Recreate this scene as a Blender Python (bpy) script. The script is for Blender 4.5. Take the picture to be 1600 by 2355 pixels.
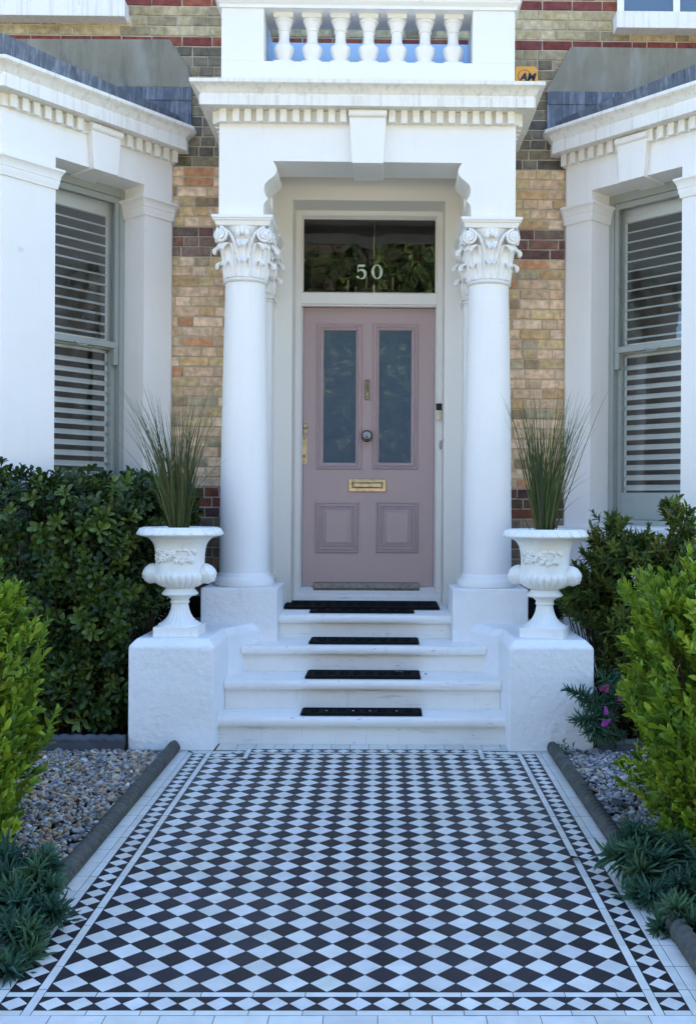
import bpy, bmesh, math, random
import numpy as np
from mathutils import Vector, Matrix
for o in list(bpy.data.objects): bpy.data.objects.remove(o)
random.seed(7); rng = np.random.default_rng(7)
SC = bpy.context.scene; COL = SC.collection
PI = math.pi

# ---------------------------------------------------------------- camera
F, CX, CY = 2334.0, 911.0, 1160.0
YAW, ROLL = 0.012, 0.006
CAMP = Vector((0.125, 0.0, 1.45))
R = Matrix.Rotation(-YAW, 3, 'Z') @ Matrix.Rotation(PI/2, 3, 'X') @ Matrix.Rotation(ROLL, 3, 'Z')
cam = bpy.data.cameras.new('camera'); camo = bpy.data.objects.new('camera', cam); COL.objects.link(camo)
camo.matrix_world = Matrix.Translation(CAMP) @ R.to_4x4()
cam.sensor_fit = 'VERTICAL'; cam.sensor_height = 36.0; cam.lens = F/2355*36
cam.shift_x = -(CX-800)/2355; cam.shift_y = -(1177.5-CY)/2355
cam.clip_end = 500
SC.camera = camo
def at(px, py, Y):
    d = R @ Vector(((px-CX)/F, -(py-CY)/F, -1)); k = (Y-CAMP.y)/d.y
    return CAMP + d*k
# ---------------------------------------------------------------- world, sun, exposure
SUN_EL, SUN_AZ = math.radians(50), math.radians(28)     # high, behind the house: the whole front lies in open shade
w = bpy.data.worlds.new('World'); SC.world = w; w.use_nodes = True
nt = w.node_tree; nt.nodes.clear()
sky = nt.nodes.new('ShaderNodeTexSky'); sky.sky_type = 'NISHITA'; sky.sun_disc = False
sky.sun_elevation = SUN_EL; sky.sun_rotation = SUN_AZ; sky.air_density = 1.0; sky.dust_density = .5; sky.ozone_density = 3.5
bg = nt.nodes.new('ShaderNodeBackground'); bg.inputs[1].default_value = 0.115
wo = nt.nodes.new('ShaderNodeOutputWorld')
nt.links.new(sky.outputs[0], bg.inputs[0]); nt.links.new(bg.outputs[0], wo.inputs[0])
sl = bpy.data.lights.new('sun', 'SUN'); sl.energy = 5.0; sl.angle = math.radians(0.5); sl.color = (1, .95, .86)
so = bpy.data.objects.new('sun', sl); COL.objects.link(so)
sd = Vector((math.sin(SUN_AZ)*math.cos(SUN_EL), math.cos(SUN_AZ)*math.cos(SUN_EL), math.sin(SUN_EL)))
so.rotation_euler = sd.to_track_quat('Z', 'Y').to_euler(); so.location = (4, 20, 20)
SC.view_settings.view_transform = 'Standard'; SC.view_settings.look = 'None'
SC.view_settings.gamma = 1.0; SC.view_settings.exposure = 2.6
SC.cycles.max_bounces = 8; SC.cycles.transparent_max_bounces = 12

# ---------------------------------------------------------------- materials
def newmat(name):
    m = bpy.data.materials.new(name); m.use_nodes = True
    n = m.node_tree; b = n.nodes['Principled BSDF']; return m, n, b
def N(n, t, **k):
    x = n.nodes.new(t)
    for a, v in k.items(): setattr(x, a, v)
    return x
def setspec(b, v):
    b.inputs['Specular IOR Level'].default_value = v
def paint(name, col, rough=.45, dirt=.25, dirtcol=None, bump=.15, bscale=120, dscale=3.0, spec=.4, coarse=0, streak=None):
    m, n, b = newmat(name); L = n.links
    tc = N(n, 'ShaderNodeNewGeometry')
    nz = N(n, 'ShaderNodeTexNoise'); nz.inputs['Scale'].default_value = dscale; nz.inputs['Detail'].default_value = 8; nz.inputs['Roughness'].default_value = .65
    L.new(tc.outputs['Position'], nz.inputs['Vector'])
    rp = N(n, 'ShaderNodeMapRange'); rp.inputs[1].default_value = .48; rp.inputs[2].default_value = .78; rp.inputs[4].default_value = dirt
    L.new(nz.outputs['Fac'], rp.inputs[0])
    mx = N(n, 'ShaderNodeMix', data_type='RGBA'); mx.inputs[6].default_value = (*col, 1)
    dc = dirtcol or (col[0]*.62, col[1]*.6, col[2]*.53); mx.inputs[7].default_value = (*dc, 1)
    L.new(rp.outputs[0], mx.inputs[0]); colour = mx.outputs[2]
    for (sv, lo_, hi_, amt, sc_) in (streak or []):          # stains with a shape of their own: rain runs, scuffs
        mp_ = N(n, 'ShaderNodeMapping'); mp_.inputs['Scale'].default_value = sv; L.new(tc.outputs['Position'], mp_.inputs['Vector'])
        ns = N(n, 'ShaderNodeTexNoise'); ns.inputs['Scale'].default_value = 1; ns.inputs['Detail'].default_value = 7; ns.inputs['Roughness'].default_value = .6; L.new(mp_.outputs[0], ns.inputs['Vector'])
        mr_ = N(n, 'ShaderNodeMapRange'); mr_.inputs[1].default_value = lo_; mr_.inputs[2].default_value = hi_; mr_.inputs[4].default_value = amt; L.new(ns.outputs['Fac'], mr_.inputs[0])
        m2 = N(n, 'ShaderNodeMix', data_type='RGBA'); m2.inputs[7].default_value = (*sc_, 1); L.new(mr_.outputs[0], m2.inputs[0]); L.new(colour, m2.inputs[6]); colour = m2.outputs[2]
    L.new(colour, b.inputs['Base Color'])
    n2 = N(n, 'ShaderNodeTexNoise'); n2.inputs['Scale'].default_value = bscale; n2.inputs['Detail'].default_value = 4
    L.new(tc.outputs['Position'], n2.inputs['Vector'])
    bp = N(n, 'ShaderNodeBump'); bp.inputs['Strength'].default_value = bump; bp.inputs['Distance'].default_value = .004
    L.new(n2.outputs['Fac'], bp.inputs['Height'])
    if coarse:
        n3 = N(n, 'ShaderNodeTexNoise'); n3.inputs['Scale'].default_value = 28; n3.inputs['Detail'].default_value = 5
        L.new(tc.outputs['Position'], n3.inputs['Vector'])
        b2 = N(n, 'ShaderNodeBump'); b2.inputs['Strength'].default_value = coarse; b2.inputs['Distance'].default_value = .012
        L.new(n3.outputs['Fac'], b2.inputs['Height']); L.new(bp.outputs[0], b2.inputs['Normal']); L.new(b2.outputs[0], b.inputs['Normal'])
    else: L.new(bp.outputs[0], b.inputs['Normal'])
    b.inputs['Roughness'].default_value = rough; setspec(b, spec)
    return m
def attrmat(name, rough=.6, bump=.3, bscale=90, spec=.3, var=.25, transl=0.0, vscale=25):
    m, n, b = newmat(name); L = n.links
    a = N(n, 'ShaderNodeAttribute'); a.attribute_name = 'Col'
    g = N(n, 'ShaderNodeNewGeometry')
    nz = N(n, 'ShaderNodeTexNoise'); nz.inputs['Scale'].default_value = vscale; nz.inputs['Detail'].default_value = 6
    L.new(g.outputs['Position'], nz.inputs['Vector'])
    mr = N(n, 'ShaderNodeMapRange'); mr.inputs[1].default_value = .3; mr.inputs[2].default_value = .7; mr.inputs[3].default_value = 1-var; mr.inputs[4].default_value = 1+var
    L.new(nz.outputs['Fac'], mr.inputs[0])
    vm = N(n, 'ShaderNodeVectorMath', operation='SCALE'); L.new(a.outputs['Color'], vm.inputs[0]); L.new(mr.outputs[0], vm.inputs['Scale'])
    L.new(vm.outputs[0], b.inputs['Base Color']); b.inputs['Roughness'].default_value = rough; setspec(b, spec)
    if bump:
        n2 = N(n, 'ShaderNodeTexNoise'); n2.inputs['Scale'].default_value = bscale; n2.inputs['Detail'].default_value = 5
        L.new(g.outputs['Position'], n2.inputs['Vector'])
        bp = N(n, 'ShaderNodeBump'); bp.inputs['Strength'].default_value = bump; bp.inputs['Distance'].default_value = .005
        L.new(n2.outputs['Fac'], bp.inputs['Height']); L.new(bp.outputs[0], b.inputs['Normal'])
    if transl:
        out = n.nodes['Material Output']; t = N(n, 'ShaderNodeBsdfTranslucent'); ms = N(n, 'ShaderNodeMixShader'); ms.inputs[0].default_value = transl
        L.new(vm.outputs[0], t.inputs[0]); L.new(b.outputs[0], ms.inputs[1]); L.new(t.outputs[0], ms.inputs[2]); L.new(ms.outputs[0], out.inputs[0])
    return m
def metal(name, col, rough=.35, spots=.3):
    m, n, b = newmat(name); L = n.links
    g = N(n, 'ShaderNodeNewGeometry'); nz = N(n, 'ShaderNodeTexNoise'); nz.inputs['Scale'].default_value = 30; nz.inputs['Detail'].default_value = 6
    L.new(g.outputs['Position'], nz.inputs['Vector'])
    mx = N(n, 'ShaderNodeMix', data_type='RGBA'); mx.inputs[6].default_value = (*col, 1); mx.inputs[7].default_value = (col[0]*spots, col[1]*spots, col[2]*spots, 1)
    mr = N(n, 'ShaderNodeMapRange'); mr.inputs[1].default_value = .45; mr.inputs[2].default_value = .75
    L.new(nz.outputs['Fac'], mr.inputs[0]); L.new(mr.outputs[0], mx.inputs[0]); L.new(mx.outputs[2], b.inputs['Base Color'])
    b.inputs['Metallic'].default_value = 1; b.inputs['Roughness'].default_value = rough
    return m
def glass(name, tint=(.95, .96, .95)):
    m = bpy.data.materials.new(name); m.use_nodes = True; n = m.node_tree; n.nodes.clear(); L = n.links
    t = N(n, 'ShaderNodeBsdfTransparent'); t.inputs[0].default_value = (*tint, 1)
    g = N(n, 'ShaderNodeBsdfGlossy'); g.inputs['Roughness'].default_value = .01
    f = N(n, 'ShaderNodeFresnel'); f.inputs[0].default_value = 1.55
    geo = N(n, 'ShaderNodeNewGeometry'); nz = N(n, 'ShaderNodeTexNoise'); nz.inputs['Scale'].default_value = 4
    bp = N(n, 'ShaderNodeBump'); bp.inputs['Strength'].default_value = .12; bp.inputs['Distance'].default_value = .01
    L.new(geo.outputs['Position'], nz.inputs['Vector']); L.new(nz.outputs['Fac'], bp.inputs['Height']); L.new(bp.outputs[0], g.inputs['Normal'])
    s = N(n, 'ShaderNodeMixShader'); o = N(n, 'ShaderNodeOutputMaterial')
    L.new(f.outputs[0], s.inputs[0]); L.new(t.outputs[0], s.inputs[1]); L.new(g.outputs[0], s.inputs[2]); L.new(s.outputs[0], o.inputs[0])
    return m

M = {}
M['white'] = paint('white_masonry_paint', (.84, .82, .785), .5, .14, (.62, .57, .45), .3, 90, 2.2, streak=[((18, 18, 1.2), .58, .80, .16, (.5, .47, .40)), ((7, 7, 7), .70, .74, .3, (.45, .43, .38))])
M['white_stained'] = paint('weathered_white_masonry_paint', (.83, .81, .77), .55, .3, (.60, .55, .44), .4, 90, 3.2, streak=[((34, 34, 1.6), .50, .74, .5, (.42, .39, .32)), ((12, 12, 9), .62, .72, .4, (.36, .34, .30))])
M['stucco'] = paint('white_rough_render', (.84, .84, .83), .6, .22, (.56, .53, .45), .4, 70, 2.5, .3, .62, streak=[((14, 14, 4), .60, .80, .45, (.42, .41, .36)), ((60, 60, 22), .70, .73, .55, (.16, .15, .13))])
M['step'] = paint('white_step_paint', (.84, .83, .79), .4, .2, (.50, .47, .40), .2, 60, 5.0, .45, streak=[((4, 14, 40), .60, .72, .45, (.34, .33, .28)), ((16, 70, 110), .66, .70, .7, (.14, .14, .13)), ((30, 30, 3), .62, .75, .35, (.42, .36, .26))])
M['cream'] = paint('porch_cream_and_bounce_tint', (.80, .77, .70), .5, .12, (.62, .57, .44), .12, 80, 2.0)  # porch's own cream; on the dentil bands it paints in bounce light
M['frame'] = paint('cream_gloss_paint', (.82, .80, .755), .3, .1, None, .04, 60, 3, .5)
M['sage'] = paint('sage_grey_gloss_paint', (.33, .355, .325), .35, .25, (.2, .22, .2), .08, 60, 8, .5)
M['shutter'] = paint('white_shutter_paint', (.89, .885, .86), .4, .05, None, .02, 60, 3, .4)
M['pink'] = paint('dusty_pink_door_paint', (.465, .35, .35), .33, .3, (.39, .29, .295), .12, 50, 1.6, .45, streak=[((50, 50, 3), .55, .75, .2, (.52, .40, .40)), ((40, 40, 40), .76, .78, .6, (.6, .5, .5))])
M['urn'] = paint('white_urn_paint', (.83, .83, .79), .42, .25, (.60, .55, .42), .3, 60, 9.0, .45, streak=[((30, 30, 6), .60, .78, .4, (.48, .43, .32))])
M['lead'] = paint('lead_sheet', (.085, .10, .13), .6, .5, (.30, .32, .37), .3, 20, 7.0, .5, streak=[((30, 30, 2.5), .50, .72, .75, (.34, .37, .43)), ((22, 22, 3.5), .60, .68, .8, (.03, .035, .05))])
M['cement'] = paint('grey_cement_render', (.24, .225, .17), .8, .9, (.32, .31, .27), .5, 60, 2.4, .2, streak=[((5, 5, 1.2), .45, .65, .6, (.38, .38, .34)), ((8, 8, 2), .54, .66, .5, (.13, .12, .10))])
M['kerb'] = paint('weathered_stone_edging', (.085, .085, .075), .9, .7, (.17, .17, .13), .6, 50, 14, .15, .8)
M['roof_brick'] = paint('brown_brick_far', (.075, .065, .048), .9, .5, (.05, .045, .035), .4, 30, 1.5, .1)
M['slate'] = paint('blue_grey_edging', (.06, .07, .085), .6, .5, (.12, .13, .15), .3, 50, 9, .3)
M['rubber'] = paint('black_rubber', (.007, .008, .009), .85, .3, (.014, .014, .013), .3, 140, 9, .1)
M['soil'] = paint('dark_soil', (.025, .018, .012), .9, .8, (.06, .045, .03), .8, 60, 12, .2, .8)
M['grout'] = paint('dark_grout', (.045, .042, .04), .8, .4, (.09, .08, .07), .2, 80, 8, .2)
M['asphalt'] = paint('asphalt', (.17, .165, .155), .8, .4, (.13, .13, .12), .5, 60, 2, .2)
M['paving'] = paint('concrete_paving', (.46, .42, .34), .8, .4, (.25, .23, .19), .3, 40, 2, .2)
M['lawn'] = paint('rough_grass_ground', (.07, .10, .03), .9, .6, (.10, .09, .05), .6, 40, 3, .2)
M['room'] = paint('interior_wall_paint', (.20, .17, .145), .7, .1, None, .02, 40, 2, .2)
M['black'] = paint('black_plastic', (.012, .013, .016), .25, .1, None, .02, 40, 3, .5)
M['silver'] = metal('satin_nickel', (.62, .60, .56), .3, .6)
M['brass'] = metal('tarnished_brass', (.50, .42, .29), .38, .55)
M['bronze'] = metal('dull_bronze', (.34, .29, .22), .35, .5)
M['pewter'] = metal('aged_knob_metal', (.30, .28, .27), .22, .6)
M['glass'] = glass('window_glass')
M['orange'] = paint('orange_plastic', (.85, .40, .06), .4, .1, None, .02, 40, 3, .4)
M['ink'] = paint('navy_print', (.02, .03, .07), .5, .05, None, .0, 40, 3, .3)
M['number'] = paint('pale_green_number', (.56, .68, .52), .5, .05, None, .0, 40, 3, .3)
M['board'] = paint('pale_blue_board', (.46, .62, .78), .4, .05, None, .02, 40, 3, .4)
M['mortar'] = paint('lime_mortar', (.52, .46, .35), .9, .5, (.26, .23, .18), .5, 70, 5, .2)
M['roof'] = paint('slate_roof', (.10, .11, .12), .6, .4, None, .2, 20, 3, .3)
M['stem'] = paint('brown_stem', (.07, .05, .03), .8, .4, None, .2, 60, 8, .2)
M['candle'] = paint('ivory_candle', (.6, .55, .42), .5, .05, None, .0, 40, 3, .3)
M['brick'] = attrmat('weathered_brick', .85, .5, 110, .2, .3, vscale=22)
M['tile'] = attrmat('encaustic_tile', .42, .12, 40, .22, .08, vscale=14)
M['pebble'] = attrmat('pebble', .55, .15, 120, .35, .25, vscale=60)
M['leaf'] = attrmat('leaf', .45, 0, 60, .25, .15, .28)
M['leafdark'] = attrmat('glossy_dark_leaf', .38, 0, 60, .32, .2, .12)
M['blade'] = attrmat('grass_blade', .5, 0, 60, .25, .15, .1)
M['flower'] = attrmat('flower_spike', .8, 0, 60, .1, .2, .2)
# etched glass of the door
def etched():
    m, n, b = newmat('etched_door_glass'); L = n.links
    g = N(n, 'ShaderNodeNewGeometry'); nz = N(n, 'ShaderNodeTexNoise'); nz.inputs['Scale'].default_value = 3; nz.inputs['Detail'].default_value = 3
    L.new(g.outputs['Position'], nz.inputs['Vector'])
    mx = N(n, 'ShaderNodeMix', data_type='RGBA'); mx.inputs[6].default_value = (.050, .090, .14, 1); mx.inputs[7].default_value = (.070, .115, .16, 1)
    L.new(nz.outputs['Fac'], mx.inputs[0]); L.new(mx.outputs[2], b.inputs['Base Color'])
    b.inputs['Roughness'].default_value = .5; setspec(b, .3)
    b.inputs['Coat Weight'].default_value = 1.0; b.inputs['Coat Roughness'].default_value = .02; b.inputs['Coat IOR'].default_value = 1.7
    return m
M['etched'] = etched()

# ---------------------------------------------------------------- mesh builder and object helpers
class MB:
    def __init__(s): s.v = []; s.f = []; s.c = []; s.cur = None
    def add(s, vs, fs, col=None):
        o = len(s.v); s.v += [tuple(p) for p in vs]; s.f += [tuple(i+o for i in q) for q in fs]
        s.c += [col or s.cur]*len(fs); return s
    def box(s, x0, x1, y0, y1, z0, z1, T=None, col=None):
        vs = [(x, y, z) for z in (z0, z1) for y in (y0, y1) for x in (x0, x1)]
        if T: vs = [T(*p) for p in vs]
        return s.add(vs, [(0, 2, 3, 1), (4, 5, 7, 6), (0, 1, 5, 4), (2, 6, 7, 3), (0, 4, 6, 2), (1, 3, 7, 5)], col)
    def prism(s, poly, a0, a1, T=None, axis='z', col=None):
        n = len(poly)
        g = {'z': lambda p, a: (p[0], p[1], a), 'y': lambda p, a: (p[0], a, p[1]), 'x': lambda p, a: (a, p[0], p[1])}[axis]
        vs = [g(p, a0) for p in poly] + [g(p, a1) for p in poly]
        if T: vs = [T(*p) for p in vs]
        fs = [tuple(range(n)), tuple(range(n, 2*n))] + [(i, (i+1) % n, n+(i+1) % n, n+i) for i in range(n)]
        return s.add(vs, fs, col)
    def rings(s, rs, closed=True, cap=True, col=None):
        n = len(rs[0]); vs = [p for r in rs for p in r]; fs = []
        for k in range(len(rs)-1):
            for i in range(n if closed else n-1):
                j = (i+1) % n; fs.append((k*n+i, k*n+j, (k+1)*n+j, (k+1)*n+i))
        if cap: fs += [tuple(range(n))[::-1], tuple(range((len(rs)-1)*n, len(rs)*n))]
        return s.add(vs, fs, col)
    def lathe(s, prof, n=32, c=(0, 0, 0), fn=None, cap=True, col=None):
        rs = []
        for (r, z) in prof:
            rs.append([(c[0]+(r if fn is None else fn(r, z, 2*PI*i/n))*math.cos(2*PI*i/n), c[1]+(r if fn is None else fn(r, z, 2*PI*i/n))*math.sin(2*PI*i/n), c[2]+z) for i in range(n)])
        return s.rings(rs, True, cap, col)
    def sweep(s, path, prof, cap=True, col=None, T=None):
        n = len(path); dirs = []
        for i in range(n-1):
            d = Vector((path[i+1][0]-path[i][0], path[i+1][1]-path[i][1])).normalized(); dirs.append(d)
        rs = []
        for i in range(n):
            a = dirs[max(i-1, 0)]; b = dirs[min(i, n-2)]
            na = Vector((a.y, -a.x)); nb = Vector((b.y, -b.x)); m = (na+nb); m = m/ max(m.dot(na), .2)
            rs.append([(path[i][0]+m.x*p, path[i][1]+m.y*p, z) for p, z in prof])
        if T: rs = [[T(*p) for p in r] for r in rs]
        return s.rings(rs, True, cap, col)
    def rectm(s, x0, x1, z0, z1, prof, y=0, T=None, fill=False, col=None):
        rs = []
        for i, h in prof:
            r = [(x0+i, y-h, z0+i), (x1-i, y-h, z0+i), (x1-i, y-h, z1-i), (x0+i, y-h, z1-i)]
            rs.append([T(*p) for p in r] if T else r)
        s.rings(rs, True, False, col)
        if fill:
            o = len(s.v); s.f.append((o-4, o-3, o-2, o-1)); s.c.append(col or s.cur)
        return s
    def tube(s, pts, rad, n=6, col=None, cap=True):
        pts = [Vector(p) for p in pts]; rs = []
        if not hasattr(rad, '__len__'): rad = [rad]*len(pts)
        up = Vector((.13, .27, .95)); prev = None
        for i, p in enumerate(pts):
            d = (pts[min(i+1, len(pts)-1)]-pts[max(i-1, 0)]).normalized()
            if prev is None:
                u = d.cross(up); u = u.normalized() if u.length > .05 else d.cross(Vector((1, 0, 0))).normalized()
            else: u = (prev - d*prev.dot(d)).normalized()
            prev = u; v = d.cross(u)
            rs.append([p + (u*math.cos(2*PI*k/n) + v*math.sin(2*PI*k/n))*rad[i] for k in range(n)])
        return s.rings(rs, True, cap, col)
    def ball(s, c, r, n=10, m=6, sc=(1, 1, 1), col=None):
        rs = []
        for j in range(m+1):
            t = PI*j/m; rr = max(math.sin(t), .02)
            rs.append([(c[0]+r*sc[0]*rr*math.cos(2*PI*i/n), c[1]+r*sc[1]*rr*math.sin(2*PI*i/n), c[2]-r*sc[2]*math.cos(t)) for i in range(n)])
        return s.rings(rs, True, True, col)

def mkmesh(name, mb, mats, smooth=None, recalc=True):
    me = bpy.data.meshes.new(name); me.from_pydata(mb.v, [], mb.f)
    if recalc:
        bm = bmesh.new(); bm.from_mesh(me); bmesh.ops.recalc_face_normals(bm, faces=bm.faces); bm.to_mesh(me); bm.free()
    for m in (mats if isinstance(mats, (list, tuple)) else [mats]): me.materials.append(m)
    if any(c is not None for c in mb.c):
        at_ = me.color_attributes.new('Col', 'FLOAT_COLOR', 'CORNER')
        arr = np.ones((len(me.loops), 4), np.float32); k = 0
        tot = np.array([len(p.vertices) for p in me.polygons]); cc = np.array([c or (1, 1, 1) for c in mb.c], np.float32)
        arr[:, :3] = np.repeat(cc, tot, axis=0); at_.data.foreach_set('color', arr.ravel())
    if smooth is not None:
        me.polygons.foreach_set('use_smooth', [True]*len(me.polygons))
        if smooth < 179: me.set_sharp_from_angle(angle=math.radians(smooth))
    return me
def tag(o, label=None, cat=None, group=None, kind=None):
    if label: o['label'] = label
    if cat: o['category'] = cat
    if group: o['group'] = group
    if kind: o['kind'] = kind
    return o
def obj(name, mb, mat, parent=None, smooth=None, bevel=0, seg=2, recalc=True, label=None):
    me = mkmesh(name, mb, mat, smooth, recalc)
    o = bpy.data.objects.new(name, me); COL.objects.link(o)
    if parent is not None:
        o.parent = parent
        if parent.get('_w'):        # parts written in world coordinates
            o['_w'] = 1
            if parent.type == 'EMPTY': o.location = -Vector(parent.location)
    if bevel:
        b = o.modifiers.new('bevel', 'BEVEL'); b.width = bevel; b.segments = seg; b.limit_method = 'ANGLE'; b.angle_limit = math.radians(35)
    if label: o['label'] = label
    return o
def thing(name, loc, label, cat, group=None, world=False, parent=None):
    e = bpy.data.objects.new(name, None); COL.objects.link(e); e.location = loc; e.empty_display_size = .1
    if world: e['_w'] = 1
    if parent is not None:
        e.parent = parent
    return tag(e, label, cat, group)
def part_empty(name, loc, parent):
    e = bpy.data.objects.new(name, None); COL.objects.link(e); e.empty_display_size = .1
    e.parent = parent; e.location = Vector(loc) - (Vector(parent.location) if parent.get('_w') else Vector((0, 0, 0)))
    return e
def copy_tree(o, parent=None):
    c = o.copy(); COL.objects.link(c)
    if parent is not None: c.parent = parent
    for ch in [x for x in o.children]: copy_tree(ch, c)
    return c
def quads(name, V, Fq, cols, mat, parent=None, kind=None):
    """big quad mesh from arrays: V (n,3), Fq (m,4), cols per face (m,3)"""
    me = bpy.data.meshes.new(name); n = len(V); m = len(Fq)
    me.vertices.add(n); me.vertices.foreach_set('co', np.asarray(V, np.float32).ravel())
    me.loops.add(m*4); me.loops.foreach_set('vertex_index', np.asarray(Fq, np.int32).ravel())
    me.polygons.add(m); me.polygons.foreach_set('loop_start', np.arange(0, m*4, 4, dtype=np.int32))
    me.update(calc_edges=True); me.validate()
    a = me.color_attributes.new('Col', 'FLOAT_COLOR', 'CORNER'); arr = np.ones((m, 4, 4), np.float32); arr[:, :, :3] = np.asarray(cols, np.float32)[:, None, :]
    if len(me.loops) == m*4: a.data.foreach_set('color', arr.ravel())
    me.polygons.foreach_set('use_smooth', [True]*len(me.polygons))
    me.materials.append(mat); o = bpy.data.objects.new(name, me); COL.objects.link(o)
    if parent is not None:
        o.parent = parent
        if parent.get('_w') and parent.type == 'EMPTY': o.location = -Vector(parent.location); o['_w'] = 1
    return o

# ================================================================= SETTING: ground, street
g = MB(); g.box(-60, 60, -60, 60, -.5, -.03); tag(obj('ground', g, M['lawn']), kind='structure')
g = MB(); g.box(-60, 60, -9.0, -3.4, -.03, -.02); tag(obj('road', g, M['asphalt']), kind='structure')
g = MB(); g.box(-60, 60, -3.4, -1.2, -.03, .03); g.box(-60, 60, -11.5, -9.0, -.03, .03); tag(obj('pavement', g, M['paving']), kind='structure')
g = MB(); g.box(-5, -1.36, 5.93, 7.9, -.03, .035); g.box(1.36, 5, 5.93, 7.9, -.03, .035); g.box(-5, -1.14, -1.2, 5.93, -.03, -.012); g.box(1.14, 5, -1.2, 5.93, -.03, -.012)
tag(obj('soil_bed', g, M['soil']), kind='structure')

# ---------------------------------------------------------------- tiled path
WT = (.63, .63, .58); DK = (.0195, .019, .0235)
def tw(): k = random.uniform(.90, 1.06); return (WT[0]*k, WT[1]*k*random.uniform(.985, 1.01), WT[2]*k*random.uniform(.95, 1.03))
def td(): k = random.uniform(.8, 1.35); return (DK[0]*k*random.uniform(.95, 1.08), DK[1]*k, DK[2]*k*random.uniform(.95, 1.15))
TB = MB(); ZT = .004
def tile_poly(poly, col, gap=.0011):
    cx = sum(p[0] for p in poly)/len(poly); cy = sum(p[1] for p in poly)/len(poly)
    n = len(poly); out = []
    for i in range(n):                                    # inset every edge by gap
        p0 = Vector(poly[i-1]); p1 = Vector(poly[i]); p2 = Vector(poly[(i+1) % n])
        d1 = (p1-p0).normalized(); d2 = (p2-p1).normalized(); n1 = Vector((-d1.y, d1.x)); n2 = Vector((-d2.y, d2.x))
        m = n1+n2; m /= max(m.dot(n1), .25); out.append(p1+m*gap)
    ti = (random.uniform(-.0004, .0004), random.uniform(-.0003, .0003), random.uniform(-.003, .003), random.uniform(-.003, .003))
    TB.add([(p.x, p.y, ZT+ti[1]+ti[2]*(p.x-cx)+ti[3]*(p.y-cy)) for p in out], [tuple(range(n))], col)
def rect_t(x0, x1, y0, y1, col=None, gap=.0011): tile_poly([(x0, y0), (x1, y0), (x1, y1), (x0, y1)], col or tw(), gap)
def diamonds(x0, y0, nx, ny, d):
    for j in range(ny):
        for i in range(nx):
            cx = x0+(i+.5)*d; cy = y0+(j+.5)*d; h = d/2
            tile_poly([(cx, cy-h), (cx+h, cy), (cx, cy+h), (cx-h, cy)], tw())
    for j in range(ny+1):
        for i in range(nx+1):
            cx = x0+i*d; cy = y0+j*d; h = d/2
            pts = []
            if j > 0: pts.append((cx, cy-h))
            if i < nx: pts.append((cx+h, cy))
            if j < ny: pts.append((cx, cy+h))
            if i > 0: pts.append((cx-h, cy))
            if len(pts) == 2:
                pts = ([(cx, cy)] + pts) if not (i == nx and j == 0 or i == 0 and j == ny or i==nx and j==ny or i==0 and j==0) else pts
                pts = [(cx, cy)] + [p for p in pts if p != (cx, cy)]
                a = (pts[1][0]-pts[0][0])*(pts[2][1]-pts[0][1])-(pts[1][1]-pts[0][1])*(pts[2][0]-pts[0][0])
                if a < 0: pts = [pts[0], pts[2], pts[1]]
            if len(pts) >= 3: tile_poly(pts, td())
D1 = .1103; D2 = .0794; FX0 = -.863; FX1 = FX0+16*D1; FY0 = 3.008; S = .029
diamonds(FX0, FY0, 16, 25, D1)
FYs = FY0+25*D1; FYc = FYs+D1
diamonds(FX0+2*D1, FYs, 12, 1, D1)
def strip_x(x0, x1, y0, y1, L=.153, off=0.0):
    x = x0
    first = True
    while x < x1-.001:
        xn = min(x+(L-off if first else L), x1); first = False; rect_t(x, xn, y0, y1); x = xn
def strip_y(x0, x1, y0, y1, L=.153):
    y = y0
    while y < y1-.001: yn = min(y+L, y1); rect_t(x0, x1, y, yn); y = yn
YT = 5.937
# sides
for (xa, sg) in ((FX0, -1), (FX1, 1)):
    def X(a, b): return (min(xa+sg*a, xa+sg*b), max(xa+sg*a, xa+sg*b))
    a, b = X(0, S); strip_y(a, b, FY0-S-D2-S, YT-.03)
    a, b = X(S, S+D2); nrow = int((YT-.06-FY0)/D2); diamonds(a, YT-.06-nrow*D2, 1, nrow, D2)
    if YT-.06-nrow*D2-FY0 > .004: rect_t(a, b, FY0, YT-.06-nrow*D2, td())
    strip_x(a, b, FY0-S, FY0); diamonds(a, FY0-S-D2, 1, 1, D2); strip_x(a, b, FY0-S-D2-S, FY0-S-D2); rect_t(a, b, YT-.06, YT-.03)
    a, b = X(S+D2, S+D2+.032); strip_y(a, b, FY0-S-D2-S, YT-.03)
    a, b = X(S+D2+.032, S+D2+.032+.105); strip_y(a, b, FY0-S-D2-S, YT-.03)
    a, b = X(0, S+D2+.032+.105); strip_x(a, b, YT-.03, YT, .153)
# bottom bands
strip_x(FX0, FX1, FY0-S, FY0); nx = int((FX1-FX0)/D2); dd = (FX1-FX0)/nx
diamonds(FX0, FY0-S-dd, nx, 1, dd); strip_x(FX0, FX1, FY0-S-D2-S, FY0-S-D2)
y = FY0-S-D2-S
for r in range(14):
    strip_x(FX0-S-D2-.137, FX1+S+D2+.137, y-.153, y, .153, off=(.07 if r % 2 else 0)); y -= .153
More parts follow.
